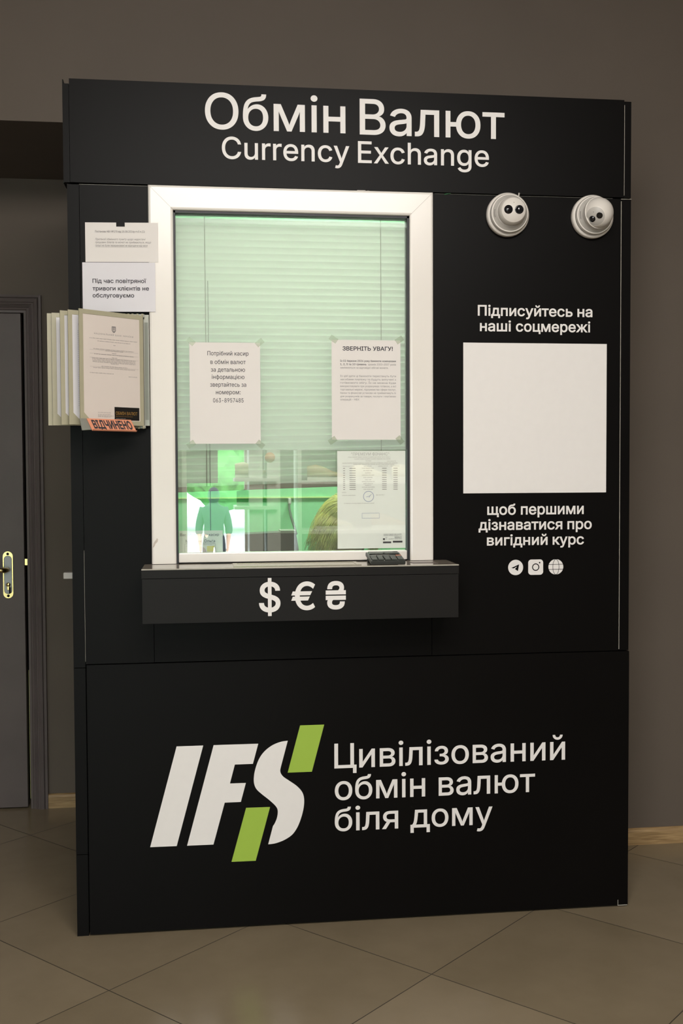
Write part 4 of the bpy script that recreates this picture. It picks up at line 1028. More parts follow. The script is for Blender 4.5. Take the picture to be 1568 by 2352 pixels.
# service window: mitred frame, gasket, two panes and the bottom rail of the sash
WX0, WX1, WZ0, WZ1 = 0.2255, 1.0485, 1.0795, 2.1575
IX0, IX1, IZ1 = 0.2955, 0.9785, 2.0885
fr = MB()


def mitre(mb, pr):
    """profile (t inward, y) swept round left, top and right of the opening"""
    vs, fs = [], []
    tx, tz = (IX0 - WX0), (WZ1 - IZ1)
    for t, y in pr:
        vs += [(WX0 + t * tx, y, WZ0), (WX0 + t * tx, y, WZ1 - t * tz), (WX1 - t * tx, y, WZ1 - t * tz), (WX1 - t * tx, y, WZ0)]
    for i in range(len(pr) - 1):
        for k in range(3):
            fs.append((4 * i + k, 4 * i + k + 1, 4 * i + 5 + k, 4 * i + 4 + k))
    mb.add(vs, fs)


mitre(fr, [(0, 0.045), (0, -0.012), (0.03, -0.016), (0.10, -0.0175), (0.90, -0.0175), (0.97, -0.016), (1.0, -0.012), (1.0, 0.045), (0, 0.045)])
wfm = kpart(fr, 'window_frame', 'upvc', label='white mitred window frame')
for a, b in (((WX0 + 0.002, WZ1 - 0.002), (IX0 - 0.002, IZ1 + 0.002)), ((WX1 - 0.002, WZ1 - 0.002), (IX1 + 0.002, IZ1 + 0.002))):
    mb = MB()
    stroke(mb, [a, b], 0.0009, -0.01765)
    kpart(mb, 'mitre_joint', 'seam', wfm)
mb = MB()
flat(mb, [(0.2285, 1.126), (0.2335, 1.131), (0.2365, 1.138), (0.2420, 1.143), (0.2440, 1.150), (0.2405, 1.1545), (0.2385, 1.1500), (0.2345, 1.1455), (0.2305, 1.1380)], -0.0177)
kpart(mb, 'smudge', 'dirt', wfm)
gk = MB()
for a in ((IX0, IX0 + 0.0058, WZ0, IZ1), (IX1 - 0.0068, IX1, WZ0, IZ1), (IX0, IX1, IZ1 - 0.0065, IZ1)):
    gk.box(a[0], a[1], -0.009, 0.03, a[2], a[3])
kpart(gk, 'gasket', 'rubber', wfm)
GX0, GX1 = IX0 + 0.0058, IX1 - 0.0068
kpart(MB().bevbox(GX0, GX1, -0.002, 0.035, 1.081, 1.1085, 0.003), 'sash_rail', 'upvc', wfm)
GY = 0.012
ZP = 1.4063
kpart(MB().box(GX0, GX1, GY, GY + 0.0002, ZP, IZ1 - 0.0065), 'upper_pane', 'glass_film', wfm, 'milky upper glass pane')
kpart(MB().box(GX0, GX1, GY, GY + 0.0002, 1.1085, ZP), 'lower_pane', 'glass_clear', wfm, 'clear reflecting lower glass pane')

# counter shelf
SX0, SX1, SY, SZ = 0.2035, 1.0895, -0.165, 1.0785
sh = kpart(MB().bevbox(SX0, SX1, SY + 0.0012, -0.0022, SZ - 0.026, SZ, 0.0008, 1), 'counter_shelf', 'shelf')
kpart(MB().box(SX0, SX1, SY - 0.0008, SY + 0.0012, SZ - 0.026, SZ - 0.0030), 'shelf_face', 'fascia', sh)
kpart(MB().box(SX0, SX1, SY - 0.001, SY + 0.0012, SZ - 0.0030, SZ), 'shelf_edge', 'edge', sh, 'cream front edge of the counter shelf')
fa = kpart(MB().box(SX0 + 0.0015, SX1 - 0.0010, SY + 0.0005, SY + 0.018, 0.928, SZ - 0.0275).box(SX0 + 0.0015, SX0 + 0.016, SY + 0.018, -0.0005, 0.928, SZ - 0.0275).box(SX1 - 0.016, SX1 - 0.001, SY + 0.018, -0.0005, 0.928, SZ - 0.0275), 'shelf_fascia', 'fascia', sh)
FY = SY - 0.0001
for ch, pa, pb, zt, zb_ in (('$', 0.5237, 0.5832, 1.0488, 0.9427),
                            ('€', 0.6134, 0.6800, 1.0374, 0.9568),
                            ('₴', 0.7098, 0.7665, 1.0372, 0.9571)):
    sym = MB()
    g = raw_text(ch, 8, 13)
    xs = [p[0] for gr, _ in g for p in gr]
    zs = [p[1] for gr, _ in g for p in gr]
    a0, a1, b0, b1 = min(xs), max(xs), min(zs), max(zs)
    for fp, tri in g:
        sym.add([(pa + (px - a0) / (a1 - a0) * (pb - pa), FY, zb_ + (py - b0) / (b1 - b0) * (zt - zb_)) for px, py in fp], tri)
    kpart(sym, 'currency_symbol', 'vinyl', fa, {'$': 'white dollar sign', '€': 'white euro sign'}.get(ch, 'white hryvnia sign'))
# money tray let into the shelf and a dark slot under the sash
ty = MB()
TX0, TX1 = 0.455, 0.815
ty.box(TX0, TX1, -0.138, -0.128, SZ, SZ + 0.0012).box(TX0, TX1, -0.034, -0.024, SZ, SZ + 0.0012).box(TX0, TX0 + 0.012, -0.128, -0.034, SZ, SZ + 0.0012).box(TX1 - 0.012, TX1, -0.128, -0.034, SZ, SZ + 0.0012)
ty.box(TX0 + 0.012, TX1 - 0.012, -0.128, -0.034, SZ, SZ + 0.0004)
kpart(ty, 'money_tray', 'tray', sh, 'shallow metal money tray in the shelf')
kpart(MB().box(0.365, 0.452, -0.024, -0.010, SZ, SZ + 0.0012), 'pass_slot', 'groove', sh)
kpart(MB().bevbox(-0.047, 0.0005, 0.18, 0.21, 1.022, 1.041, 0.002), 'side_bracket', 'plastic_grey', None, 'small white bracket sticking out of the left side of the kiosk')
# wiring scraps in the gap under the header
kpart(MB().tube([(0.853, 0.004, 2.152), (0.855, -0.004, 2.157), (0.860, -0.006, 2.163)], 0.0035, 8).bevbox(0.825, 0.850, -0.009, 0.004, 2.1565, 2.1605, 0.001), 'wire_end', 'plastic', None, 'white wire end under the header sign')
M['green_wire'] = mat('green_wire_plastic', (0.05, 0.16, 0.07), 0.5, noise=0.05)
for wp, wr_ in (([(0.985, -0.001, 2.1552), (1.003, -0.004, 2.1590)], 0.0013), ([(1.085, -0.001, 2.1560), (1.104, -0.003, 2.1595)], 0.0020)):
    kpart(MB().tube(wp, wr_, 6), 'green_wire', 'green_wire', None, 'green wire under the header sign')

# ================================================================== behind the glass
# venetian blind
blind = root('venetian_blind', (0.64, 0.065, 1.30), 'pale green-white venetian blind lowered behind the cashier window glass', 'window blind')
BX0, BX1 = 0.245, 1.03
sl = MB()
pitch = 0.0198
BZ0, BZ1 = 1.318, 2.105
n = int((BZ1 - BZ0) / pitch)
for i in range(n):
    zc = BZ0 + i * pitch
    tilt = math.radians(66)
    sg = 6
    for_w = 0.0265
    k = max(0.0, 1 - i / 16)
    rows = []
    for j in range(sg + 1):
        a = (j / sg - 0.5) * for_w
        cz = 0.0022 * (1 - (2 * j / sg - 1) ** 2)
        yy = 0.066 - math.cos(tilt) * a - math.sin(tilt) * cz
        zz = zc + math.sin(tilt) * a - math.cos(tilt) * cz
        rows.append((yy, zz))
    vs = []
    for yy, zz in rows:
        vs += [(BX0, yy, zz - 0.010 * k), (BX1, yy, zz + 0.012 * k)]
    sl.add(vs, [(2 * j, 2 * j + 1, 2 * j + 3, 2 * j + 2) for j in range(sg)], True)
sl.build('slats', M['slat'], blind)
rl = MB()
ang = math.atan2(0.024, BX1 - BX0)
mt = Matrix.Translation((0.6375, 0.066, 1.301)) @ Matrix.Rotation(-ang, 4, 'Y')
rl.bevbox(-0.3925, 0.3925, -0.012, 0.012, -0.0075, 0.0075, 0.002, 2, mt)
rl.build('bottom_rail', M['rail'], blind)
MB().bevbox(BX0, BX1, 0.05, 0.085, 2.105, 2.135, 0.002).build('head_rail', M['upvc'], blind)
for x in (0.384, 0.903):
    MB().tube([(x, 0.0505, 2.105), (x + 0.001, 0.0505, 1.7), (x, 0.0505, 1.30)], 0.0012, 6).build('ladder_cord', M['rail'], blind)
MB().tube([(0.392, 0.048, 1.9), (0.394, 0.05, 1.5), (0.394, 0.06, 1.165)], 0.0009, 6).build('pull_cord', M['desk'], blind)

# inner desk, black box on it with a cable, and the cashier
dk = MB()
dk.bevbox(0.03, W - 0.03, 0.09, 0.46, 0.90, 0.93, 0.003)
desk = root('cashier_desk', (W / 2, 0.27, 0), 'dark cashier desk inside the kiosk behind the service window', 'desk')
dk.build('desk_top', M['desk'], desk)
for x in (0.05, W - 0.07):
    MB().box(x, x + 0.02, 0.10, 0.45, 0, 0.90).build('leg', M['desk'], desk)
bx = root('black_box', (0.57, 0.35, 0.93), 'black box with a sloping top standing on the desk behind the glass', 'box')
b = MB()
b.prism([(0.425, 0.931), (0.672, 0.931), (0.6775, 1.092), (0.668, 1.149), (0.425, 1.139)], (0, 0.32, 0), X, Z, (0, 0.10, 0))
b.build('case', M['desk'], bx)
MB().box(0.62, 0.668, 0.318, 0.42, 1.1445, 1.1525).build('lid', M['bracket'], bx)
cb = MB()
cb.tube([(0.6780, 0.42, 1.1363), (0.6757, 0.46, 1.1545), (0.6755, 0.6, 1.1865), (0.6933, 0.9, 1.2030), (0.7107, 1.12, 1.2123)], 0.0042, 8)
cab = cb.build('power_cable', M['desk'])
tag(cab, 'thin black cable rising from the black box to a plug on the green wall', 'cable')
tag(MB().bevbox(0.7057, 0.7177, 1.10, 1.139, 1.2123, 1.2363, 0.003).build('power_plug', M['plastic_grey'], cab), 'pale grey plug')


# ------------------------------------------------------------------ people
def evaluated(o, name):
    dg = bpy.context.evaluated_depsgraph_get()
    me = bpy.data.meshes.new_from_object(o.evaluated_get(dg))
    me.name = name
    return me


def skin_mesh(nodes, edges, rootname):
    """nodes: name -> (point, radius)"""
    names = list(nodes)
    idx = {n_: i for i, n_ in enumerate(names)}
    me = bpy.data.meshes.new('figure')
    me.from_pydata([nodes[n_][0] for n_ in names], [(idx[a], idx[b_]) for a, b_ in edges], [])
    o = bpy.data.objects.new('figure', me)
    COL.objects.link(o)
    md = o.modifiers.new('skin', 'SKIN')
    md.use_smooth_shade = True
    for n_, sv in zip(names, me.skin_vertices[0].data):
        r = nodes[n_][1]
        sv.radius = r if isinstance(r, tuple) else (r, r)
        sv.use_root = (n_ == rootname)
    sb = o.modifiers.new('sub', 'SUBSURF')
    sb.levels = sb.render_levels = 2
    bpy.context.view_layer.update()
    out = evaluated(o, 'figure')
    bpy.data.objects.remove(o)
    return out


def head_mesh(c, rot, s=1.0):
    """head with brow, eyes, nose, mouth, chin and ears; faces local -y; c is its centre"""
    bm = bmesh.new()
    bmesh.ops.create_uvsphere(bm, u_segments=40, v_segments=28, radius=1.0)
    for v_ in bm.verts:
        x, y, z = v_.co
        px, py, pz = x * 0.076, y * 0.096, z * 0.118
        if z < 0:
            px *= 1 - 0.34 * z * z
            py *= 1 - 0.22 * z * z if y < 0 else 1 - 0.30 * z * z
        if y < 0:
            fx = abs(px)
            py -= 0.026 * math.exp(-(px / 0.011) ** 2 - ((pz + 0.018) / 0.022) ** 2)      # nose
            py += 0.012 * math.exp(-((fx - 0.032) / 0.014) ** 2 - ((pz - 0.004) / 0.012) ** 2)   # eye sockets
            py -= 0.006 * math.exp(-((pz - 0.026) / 0.010) ** 2 - (px / 0.05) ** 2)        # brow
            py -= 0.007 * math.exp(-(px / 0.022) ** 2 - ((pz + 0.058) / 0.008) ** 2)       # lips
            py -= 0.010 * math.exp(-(px / 0.022) ** 2 - ((pz + 0.098) / 0.016) ** 2)       # chin
        px += math.copysign(0.013, px) * math.exp(-((py - 0.012) / 0.016) ** 2 - ((pz + 0.004) / 0.028) ** 2) if abs(px) > 0.05 else 0   # ears
        v_.co = Vector((px, py, pz)) * s
    mt_ = Matrix.Translation(c) @ rot
    bmesh.ops.transform(bm, matrix=mt_, verts=bm.verts)
    return bm


def figure(name, label, pose, head_c, head_rot, shirt_m, trouser_m, collar=()):
    """pose: dict of joints; one continuous remeshed body with clothing and hair as children"""
    base = Vector((pose['pelvis'].x, pose['pelvis'].y, pose['floor']))
    r = root(name, base, label, 'person')
    nodes, edges = {}, []

    def nd(k, p, rad):
        nodes[k] = (Vector(p), rad)

    P = pose
    nd('pelvis', P['pelvis'], (0.150, 0.105))
    nd('waist', P['pelvis'].lerp(P['chest'], 0.45), (0.125, 0.092))
    nd('chest', P['chest'], (0.150, 0.105))
    nd('neckbase', P['neck'], 0.062)
    nd('skull', P['neck'].lerp(Vector(head_c), 0.55), 0.050)
    edges += [('pelvis', 'waist'), ('waist', 'chest'), ('chest', 'neckbase'), ('neckbase', 'skull')]
    for s in ('L', 'R'):
        sh_, el, wr = P['shoulder' + s], P['elbow' + s], P['wrist' + s]
        nd('sh' + s, sh_, 0.056)
        nd('ua' + s, sh_.lerp(el, 0.5), 0.046)
        nd('el' + s, el, 0.038)
        nd('fa' + s, el.lerp(wr, 0.4), 0.037)
        nd('wr' + s, wr, 0.024)
        edges += [('chest', 'sh' + s), ('sh' + s, 'ua' + s), ('ua' + s, 'el' + s), ('el' + s, 'fa' + s), ('fa' + s, 'wr' + s)]
        d = (wr - el).normalized()
        side = P['palmside' + s].normalized()
        nrm = d.cross(side).normalized()
        palm = wr + d * 0.055
        nd('pm' + s, palm, (0.030, 0.016))
        edges.append(('wr' + s, 'pm' + s))
        for k, (off, ln_) in enumerate(((-0.030, 0.070), (-0.010, 0.080), (0.010, 0.075), (0.030, 0.058))):
            a = palm + d * 0.030 + side * off
            c1 = a + d * ln_ * 0.5 - nrm * 0.010
            c2 = a + d * ln_ * 0.88 - nrm * 0.030
            nd(f'f{k}a{s}', a, 0.0105)
            nd(f'f{k}b{s}', c1, 0.0095)
            nd(f'f{k}c{s}', c2, 0.008)
            edges += [('pm' + s, f'f{k}a{s}'), (f'f{k}a{s}', f'f{k}b{s}'), (f'f{k}b{s}', f'f{k}c{s}')]
        t0 = wr + d * 0.03 - side * 0.034
        nd('t0' + s, t0, 0.0125)
        nd('t1' + s, t0 + d * 0.03 - side * 0.022 - nrm * 0.012, 0.0105)
        nd('t2' + s, t0 + d * 0.055 - side * 0.026 - nrm * 0.022, 0.009)
        edges += [('pm' + s, 't0' + s), ('t0' + s, 't1' + s), ('t1' + s, 't2' + s)]
        hp, kn, an, to = P['hip' + s], P['knee' + s], P['ankle' + s], P['toe' + s]
        nd('hp' + s, hp, 0.085)
        nd('th' + s, hp.lerp(kn, 0.5), 0.070)
        nd('kn' + s, kn, 0.053)
        nd('cf' + s, kn.lerp(an, 0.35), 0.054)
        nd('an' + s, an, 0.036)
        nd('to' + s, to, (0.040, 0.028))
        edges += [('pelvis', 'hp' + s), ('hp' + s, 'th' + s), ('th' + s, 'kn' + s), ('kn' + s, 'cf' + s), ('cf' + s, 'an' + s), ('an' + s, 'to' + s)]
    me = skin_mesh(nodes, edges, 'pelvis')
    bm = bmesh.new()
    bm.from_mesh(me)
    hb = head_mesh(head_c, head_rot)
    tmp = bpy.data.meshes.new('head')
    hb.to_mesh(tmp)
    hb.free()
    bm.from_mesh(tmp)
    me2 = bpy.data.meshes.new('body')
    bm.to_mesh(me2)
    bm.free()
    o = bpy.data.objects.new('tmpbody', me2)
    COL.objects.link(o)
    rm = o.modifiers.new('fuse', 'REMESH')
    rm.mode = 'VOXEL'
    rm.voxel_size = 0.005
    rm.use_smooth_shade = True
    bpy.context.view_layer.update()
    body_me = evaluated(o, 'body')
    bpy.data.objects.remove(o)
    keep = bmesh.new()
    keep.from_mesh(body_me)
    todo, best = set(keep.verts), []
    while todo:
        isl, front = [], [todo.pop()]
        while front:
            w_ = front.pop()
            isl.append(w_)
            for e_ in w_.link_edges:
                t2 = e_.other_vert(w_)
                if t2 in todo:
                    todo.discard(t2)
                    front.append(t2)
        if len(isl) > len(best):
            best = isl
    bs = set(best)
    bmesh.ops.delete(keep, geom=[w_ for w_ in keep.verts if w_ not in bs], context='VERTS')
    keep.to_mesh(body_me)
    keep.free()
    mbb = MB().add([v_.co for v_ in body_me.vertices], [list(p.vertices) for p in body_me.polygons], True)
    body = mbb.build('body', M['skin'], r)

    def cloth(nm, keys, ed, rt, grow_, m_):
        nn = {k: (nodes[k][0], tuple(a + grow_ for a in (nodes[k][1] if isinstance(nodes[k][1], tuple) else (nodes[k][1],) * 2))) for k in keys}
        cm = skin_mesh(nn, ed, rt)
        return MB().add([v_.co for v_ in cm.vertices], [list(p.vertices) for p in cm.polygons], True).build(nm, m_, r)

    ks = ['pelvis', 'waist', 'chest', 'neckbase', *collar] + [a + s for a in ('sh', 'ua', 'el', 'fa') for s in 'LR']
    cloth('shirt', ks, [e for e in edges if e[0] in ks and e[1] in ks], 'pelvis', 0.021, shirt_m)
    kt = ['pelvis', 'waist'] + [a + s for a in ('hp', 'th', 'kn', 'cf', 'an') for s in 'LR']
    cloth('trousers', kt, [e for e in edges if e[0] in kt and e[1] in kt], 'pelvis', 0.011, trouser_m)
    for s in 'LR':
        an, to = P['ankle' + s], P['toe' + s]
        sm = skin_mesh({'a': (an + Vector((0, 0, -0.012)), (0.05, 0.045)), 'b': (an.lerp(to, 0.6), (0.052, 0.04)), 'c': (to, (0.046, 0.033))}, [('a', 'b'), ('b', 'c')], 'a')
        MB().add([v_.co for v_ in sm.vertices], [list(p.vertices) for p in sm.polygons], True).build('shoe', M['shoe_dark'], r)
    return r


def V(*a):
    return Vector(a)


HC = V(0.842, 0.44, 1.135)
pose = dict(floor=0.0, pelvis=V(0.86, 0.86, 0.56), chest=V(0.86, 0.74, 0.90), neck=V(0.855, 0.62, 1.035),
            shoulderL=V(0.68, 0.70, 0.95), elbowL=V(0.60, 0.56, 0.78 + 0.20), wristL=V(0.70, 0.36, 0.975),
            shoulderR=V(1.04, 0.70, 0.95), elbowR=V(1.12, 0.56, 0.98), wristR=V(1.02, 0.36, 0.975),
            palmsideL=V(1, 0.3, 0), palmsideR=V(-1, 0.3, 0),
            hipL=V(0.77, 0.82, 0.56), kneeL=V(0.75, 0.55, 0.54), ankleL=V(0.75, 0.60, 0.09), toeL=V(0.75, 0.46, 0.045),
            hipR=V(0.95, 0.82, 0.56), kneeR=V(0.97, 0.55, 0.54), ankleR=V(0.97, 0.60, 0.09), toeR=V(0.97, 0.46, 0.045))
pose['neck'] = V(0.85, 0.60, 1.04)
hrot = Matrix.Rotation(math.radians(12), 4, 'Z') @ Matrix.Rotation(math.radians(42), 4, 'X')
cashier = figure('person', 'blond person in green bowed over the desk behind the service window', pose, HC, hrot, M['shirt'], M['dark_cloth'])
# hair: a cap on the skull and combed strands falling from the crown
hm = MB()
bm = bmesh.new()
bmesh.ops.create_uvsphere(bm, u_segments=32, v_segments=20, radius=1.0)
for v_ in bm.verts:
    v_.co = Vector((v_.co.x * 0.088, v_.co.y * 0.105 + 0.008, v_.co.z * 0.122 + 0.010))
bmesh.ops.delete(bm, geom=[v_ for v_ in bm.verts if v_.co.y < -0.035 and v_.co.z < 0.045], context='VERTS')
hm.from_bm(bm, Matrix.Translation(HC) @ hrot, True)
rnd = random.Random(3)
crown = V(0.0, 0.02, 0.128)
for i in range(900):
    a = rnd.uniform(0, 2 * PI)
    if math.sin(a) < -0.80:
        continue
    out_ = V(math.cos(a), math.sin(a), 0)
    spread = rnd.uniform(0.95, 1.12)
    pts = []
    for k in range(9):
        t = k / 8
        th = t * 1.75
        rad = math.sin(min(th, 1.45))
        p = V(out_.x * 0.090 * rad * spread, out_.y * 0.108 * rad * spread + 0.008, 0.124 * math.cos(min(th, 1.6)) + 0.012)
        if th > 1.45:
            p += V(out_.x * 0.02 * (th - 1.45), out_.y * 0.02 * (th - 1.45), -(th - 1.45) * 0.14)
        p += V(rnd.uniform(-1, 1), rnd.uniform(-1, 1), rnd.uniform(-1, 1)) * 0.0018
        pts.append(Matrix.Translation(HC) @ hrot @ p)
    for k in range(4, 9):                                   # gravity
        pts[k].z -= ((k - 4) / 4) ** 1.5 * 0.055 * rnd.uniform(0.6, 1.4)
        pts[k] += V(out_.x, 0, 0) * ((k - 4) / 4) * 0.018 * rnd.uniform(0.2, 1.6)
    hm.tube(pts, [0.0009] * 7 + [0.0008, 0.0003], 4)
hm.build('hair', M['hair'], cashier)
st = root('stool', (0.86, 0.84, 0), 'dark round stool under the cashier inside the kiosk', 'stool')
MB().lathe([(0, 0.36), (0.17, 0.36), (0.18, 0.375), (0.17, 0.395), (0, 0.40)], Matrix.Translation((0.86, 0.86, 0)), 32).build('seat', M['dark_cloth'], st)
MB().lathe([(0, 0.0), (0.19, 0.0), (0.18, 0.025), (0.03, 0.05), (0.026, 0.36), (0, 0.36)], Matrix.Translation((0.86, 0.86, 0)), 32).build('pedestal', M['steel'], st)


# ================================================================== papers
def sheet(name, x0, x1, z0, z1, y, m_, label, cat='notice', group=None, tapes=(), y1=None, notch=None, curl=0.0):
    """one sheet of paper; y at the left edge, y1 at the right edge"""
    y1 = y if y1 is None else y1
    r_ = root(name, ((x0 + x1) / 2, (y + y1) / 2, z0), label, cat, group)
    b_ = MB()
    u_ = Vector((x1 - x0, y1 - y, 0))
    pts = [(0, 0), (1, 0), (1, z1 - z0)]
    if notch:
        a, c, d = [(notch[0] - x0) / (x1 - x0), (notch[1] - x0) / (x1 - x0), notch[2]]
        pts += [(c, z1 - z0), (c, z1 - z0 - d), (a, z1 - z0 - d), (a, z1 - z0)]
    pts.append((0, z1 - z0))
    b_.prism(pts, (x0, y, z0), u_, Z, (0, 0.0003, 0))
    pg = b_.build('page', M[m_], r_)
    for tx, tz, ta in tapes:
        mt_ = Matrix.Translation((tx, y - 0.0004, tz)) @ Matrix.Rotation(ta, 4, 'Y')
        MB().box(-0.012, 0.012, 0, 0.0001, -0.008, 0.008, mt_).build('tape', M['tape'], r_)
    return r_, pg


PG = GY - 0.0012
# left sheet on the glass
n1, p1 = sheet('paper_notice', 0.3372, 0.5412, 1.4246, 1.7170, PG, 'paper', 'white notice with seven centred lines and a phone number on the glass', 'notice',
               tapes=[(0.342, 1.7195, 0.7), (0.540, 1.7180, -0.7), (0.340, 1.4230, -0.6), (0.540, 1.4230, 0.7)])
ya = PG - 0.0004
runs = []
for s, a, b_, py, md in (('Потрібний касир', 476.8, 571.8, 815.7, 'C'), ('в обмін валют', 483.6, 565, 835.4, 'x'), ('за детальною', 484.6, 563.2, 853.2, 'x'), ('інформацією', 486.4, 561.8, 870.0, 'x'),
                         ('звертайтесь за', 482.5, 565.7, 887.9, 'x'), ('номером:', 495.7, 552.5, 905.4, 'x'), ('063-8957485', 488.9, 559.3, 924.3, 'C')):
    runs.append((s, 0.3372 + (a - 435.3) * 0.001248, 0.3372 + (b_ - 435.3) * 0.001248, 1.7170 - (py - 786) * 0.001249, 0.0122 if md == 'C' else 0.0092, md))
write('lettering', runs, (0, ya, 0), X, Z, M['ink'], n1, bold=3, seg=3)
# right sheet on the glass
n2, p2 = sheet('paper_notice', 0.7500, 0.9550, 1.4358, 1.7285, PG, 'paper', 'white notice with a bold heading over two justified paragraphs on the glass', 'notice',
               tapes=[(0.756, 1.7305, 0.6), (0.952, 1.7300, -0.6), (0.752, 1.4340, -0.6), (0.953, 1.4350, 0.9)])
sx, sz = 0.2050 / 159.0, 0.001262


def n2x(px):
    return 0.7500 + (px - 762.0) * sx


def n2z(py):
    return 1.7285 - (py - 780.0) * sz


# heading in a bold roman: plain letters with slab serifs
hx0, hx1, hz, hh = n2x(787.5), n2x(903.2), n2z(804.6), 0.0122
write('heading', [('ЗВЕРНІТЬ', hx0, n2x(852.5), hz, hh, 'C'), ('УВАГУ!', n2x(857.0), hx1, hz, hh, 'C')], (0, ya, 0), X, Z, M['ink'], n2, bold=16, seg=3)
b_ = MB()
L1 = n2x(390 + 1097 / 2.8)
R1 = n2x(390 + 1457 / 2.8)
mk = MB()
rows = [('Із 02 березня 2026 року банкноти номіналами', 1010, 1457, 10), ('1, 2, 5 та 10 гривень', 1032, 1266, 10)]
for s, yy, xr, bo in rows:
    write('', [(s, L1, n2x(390 + xr / 2.8), n2z(470 + yy / 2.8), 0.0056, 'C')], (0, ya, 0), X, Z, None, mb=mk, bold=bo, seg=2)
mk.build('bold_print', M['ink'], n2)
mk = MB()
write('', [('зразків 2003–2007 років', n2x(390 + 1276 / 2.8), R1, n2z(470 + 1032 / 2.8), 0.0056, 'C')], (0, ya, 0), X, Z, None, mb=mk, seg=2)
for s, yy, xr in (('замінюються на відповідні обігові монети.', 1054, 1408), ('Із цієї дати ці банкноти перестануть бути', 1108, 1457), ('засобами платежу та будуть вилучені з', 1130, 1457),
                  ('готівкового обігу. Їх не можна буде', 1152, 1457), ('використовувати при розрахунках готівкою, а всі', 1174, 1457), ('торговельні мережі, підприємства сфери послуг,', 1196, 1457),
                  ('банки та фінансові установи не прийматимуть їх', 1218, 1457), ('для розрахунків за товари, послуги і платіжних', 1240, 1457), ('операцій – НБУ.', 1261, 1222)):
    cap = 'C' if s[0] == 'І' else 'x'
    write('', [(s, L1, n2x(390 + xr / 2.8), n2z(470 + yy / 2.8), 0.0056 if cap == 'C' else 0.0041, cap)], (0, ya, 0), X, Z, None, mb=mk, seg=2)
mk.build('small_print', M['grey_ink'], n2)

# two sheets taped half on the black panel, half on the frame
n3, p3 = sheet('paper_notice', 0.0490, 0.2530, 1.9385, 2.0495, -0.0035, 'paper', 'white half sheet with a notched top edge and small italic print, above another sheet', 'notice', y1=-0.0195, notch=(0.136, 0.160, 0.0115))
n4, p4 = sheet('paper_notice', 0.0400, 0.2440, 1.7985, 1.9370, -0.0050, 'paper_cool', 'white half sheet with three bold lines just above the fanned document rack', 'notice', y1=-0.0210)
u3 = Vector((0.204, -0.016, 0)).normalized()
runs = [('Під час повітряної', 0.0680 - 0.040, 0.2190 - 0.040, 1.8793 - 1.7985, 0.0118, 'C'),
        ('тривоги клієнтів не', 0.0680 - 0.040, 0.2265 - 0.040, 1.8582 - 1.7985, 0.0090, 'x'),
        ('обслуговуємо', 0.0680 - 0.040, 0.1845 - 0.040, 1.8385 - 1.7985, 0.0090, 'x')]
write('lettering', runs, (0.040, -0.0056, 1.7985), u3, Z, M['ink'], n4, bold=12, seg=3)
mk = MB()
write('', [('Постанова НБУ №170 від 15.08.2016р гл.5 п.11:', 0.028, 0.168, 2.0215 - 1.9385, 0.0056, 'C')], (0.049, -0.0041, 1.9385), u3, Z, None, mb=mk, bold=10, seg=2)
for s, py, w_, md in (('Претензії обмінного пункту щодо недостачі', 553.5, 0.168, 'C'), ('грошових білетів та монет не приймаються, якщо', 560.5, 0.184, 'x'), ('гроші не були перераховані не відходячи від каси', 567.8, 0.174, 'x')):
    write('', [(s, 0.028, w_, 2.0495 - (py - 513) * 0.001225 - 1.9385, 0.0056 if md == 'C' else 0.0042, md)], (0.049, -0.0041, 1.9385), u3, Z, None, mb=mk, seg=2, slant=0.2)
scribble(mk, 0.028, 0.174, 2.0495 - (569.2 - 513) * 0.001225 - 1.9385, 0.0008, (0.049, -0.0041, 1.9385), u3, Z, 1, False)
mk.build('small_print', M['grey_ink'], n3)

# price list in a clear sleeve, cashier name card and colour printed card inside the lower pane
PI_Y = GY - 0.0016
n5, p5 = sheet('price_list', 0.7655, 0.9690, 1.1145, 1.4030, PI_Y, 'sleeve_paper', 'printed rate list in a clear sleeve on the lower right of the glass', 'price list')
MB().box(0.7600, 0.9705, PI_Y - 0.0012, PI_Y - 0.0010, 1.1100, 1.4055).build('sleeve', M['sleeve'], n5)['label'] = 'clear glossy sleeve over the list'
yi = PI_Y - 0.0004


def n5x(px):      # zoomed print coordinates on the sheet
    return 0.7655 + (px - 95) * 0.2035 / 1295


def n5z(py):
    return 1.4030 - (py - 125) * 0.2885 / 1855


mk = MB()
write('', [('"ПРЕМІУМ ФІНАНС"', n5x(360), n5x(1080), n5z(212), 0.0085, 'C')], (0, yi, 0), X, Z, None, mb=mk, bold=-6, seg=3)
for k, (a, c, r_) in enumerate(((300, 1110, 250), (420, 1110, 285), (630, 740, 322), (1040, 1210, 328), (190, 1240, 362), (400, 1180, 388), (200, 420, 425), (600, 760, 422), (870, 1060, 422), (1110, 1280, 422), (180, 270, 918), (185, 440, 972), (830, 1000, 970), (220, 800, 1125))):
    scribble(mk, n5x(a), n5x(c), n5z(r_), 0.0040, (0, yi, 0), X, Z, 30 + k)
for k, py in enumerate((462, 506, 550, 594, 638, 678, 716, 752, 786, 822, 862)):
    for a, c in ((205, 240), (325, 440), (945, 1030), (1160, 1240)):
        scribble(mk, n5x(a), n5x(c), n5z(py), 0.0042, (0, yi, 0), X, Z, 60 + k * 5 + a, False)
    scribble(mk, n5x(560 + 30 * (k % 3)), n5x(800 - 30 * (k % 3)), n5z(py), 0.0045, (0, yi, 0), X, Z, 90 + k)
mk.build('small_print', M['pale_ink'], n5)
mk = MB()
mk.ring((n5x(685), yi, n5z(990)), X, Z, 0.0145, 0.0160)
stroke(mk, [(n5x(640), n5z(1000)), (n5x(700), n5z(985)), (n5x(740), n5z(945)), (n5x(690), n5z(1010))], 0.001, yi)
mk.build('round_stamp', M['blue_ink'], n5)
mk = MB()
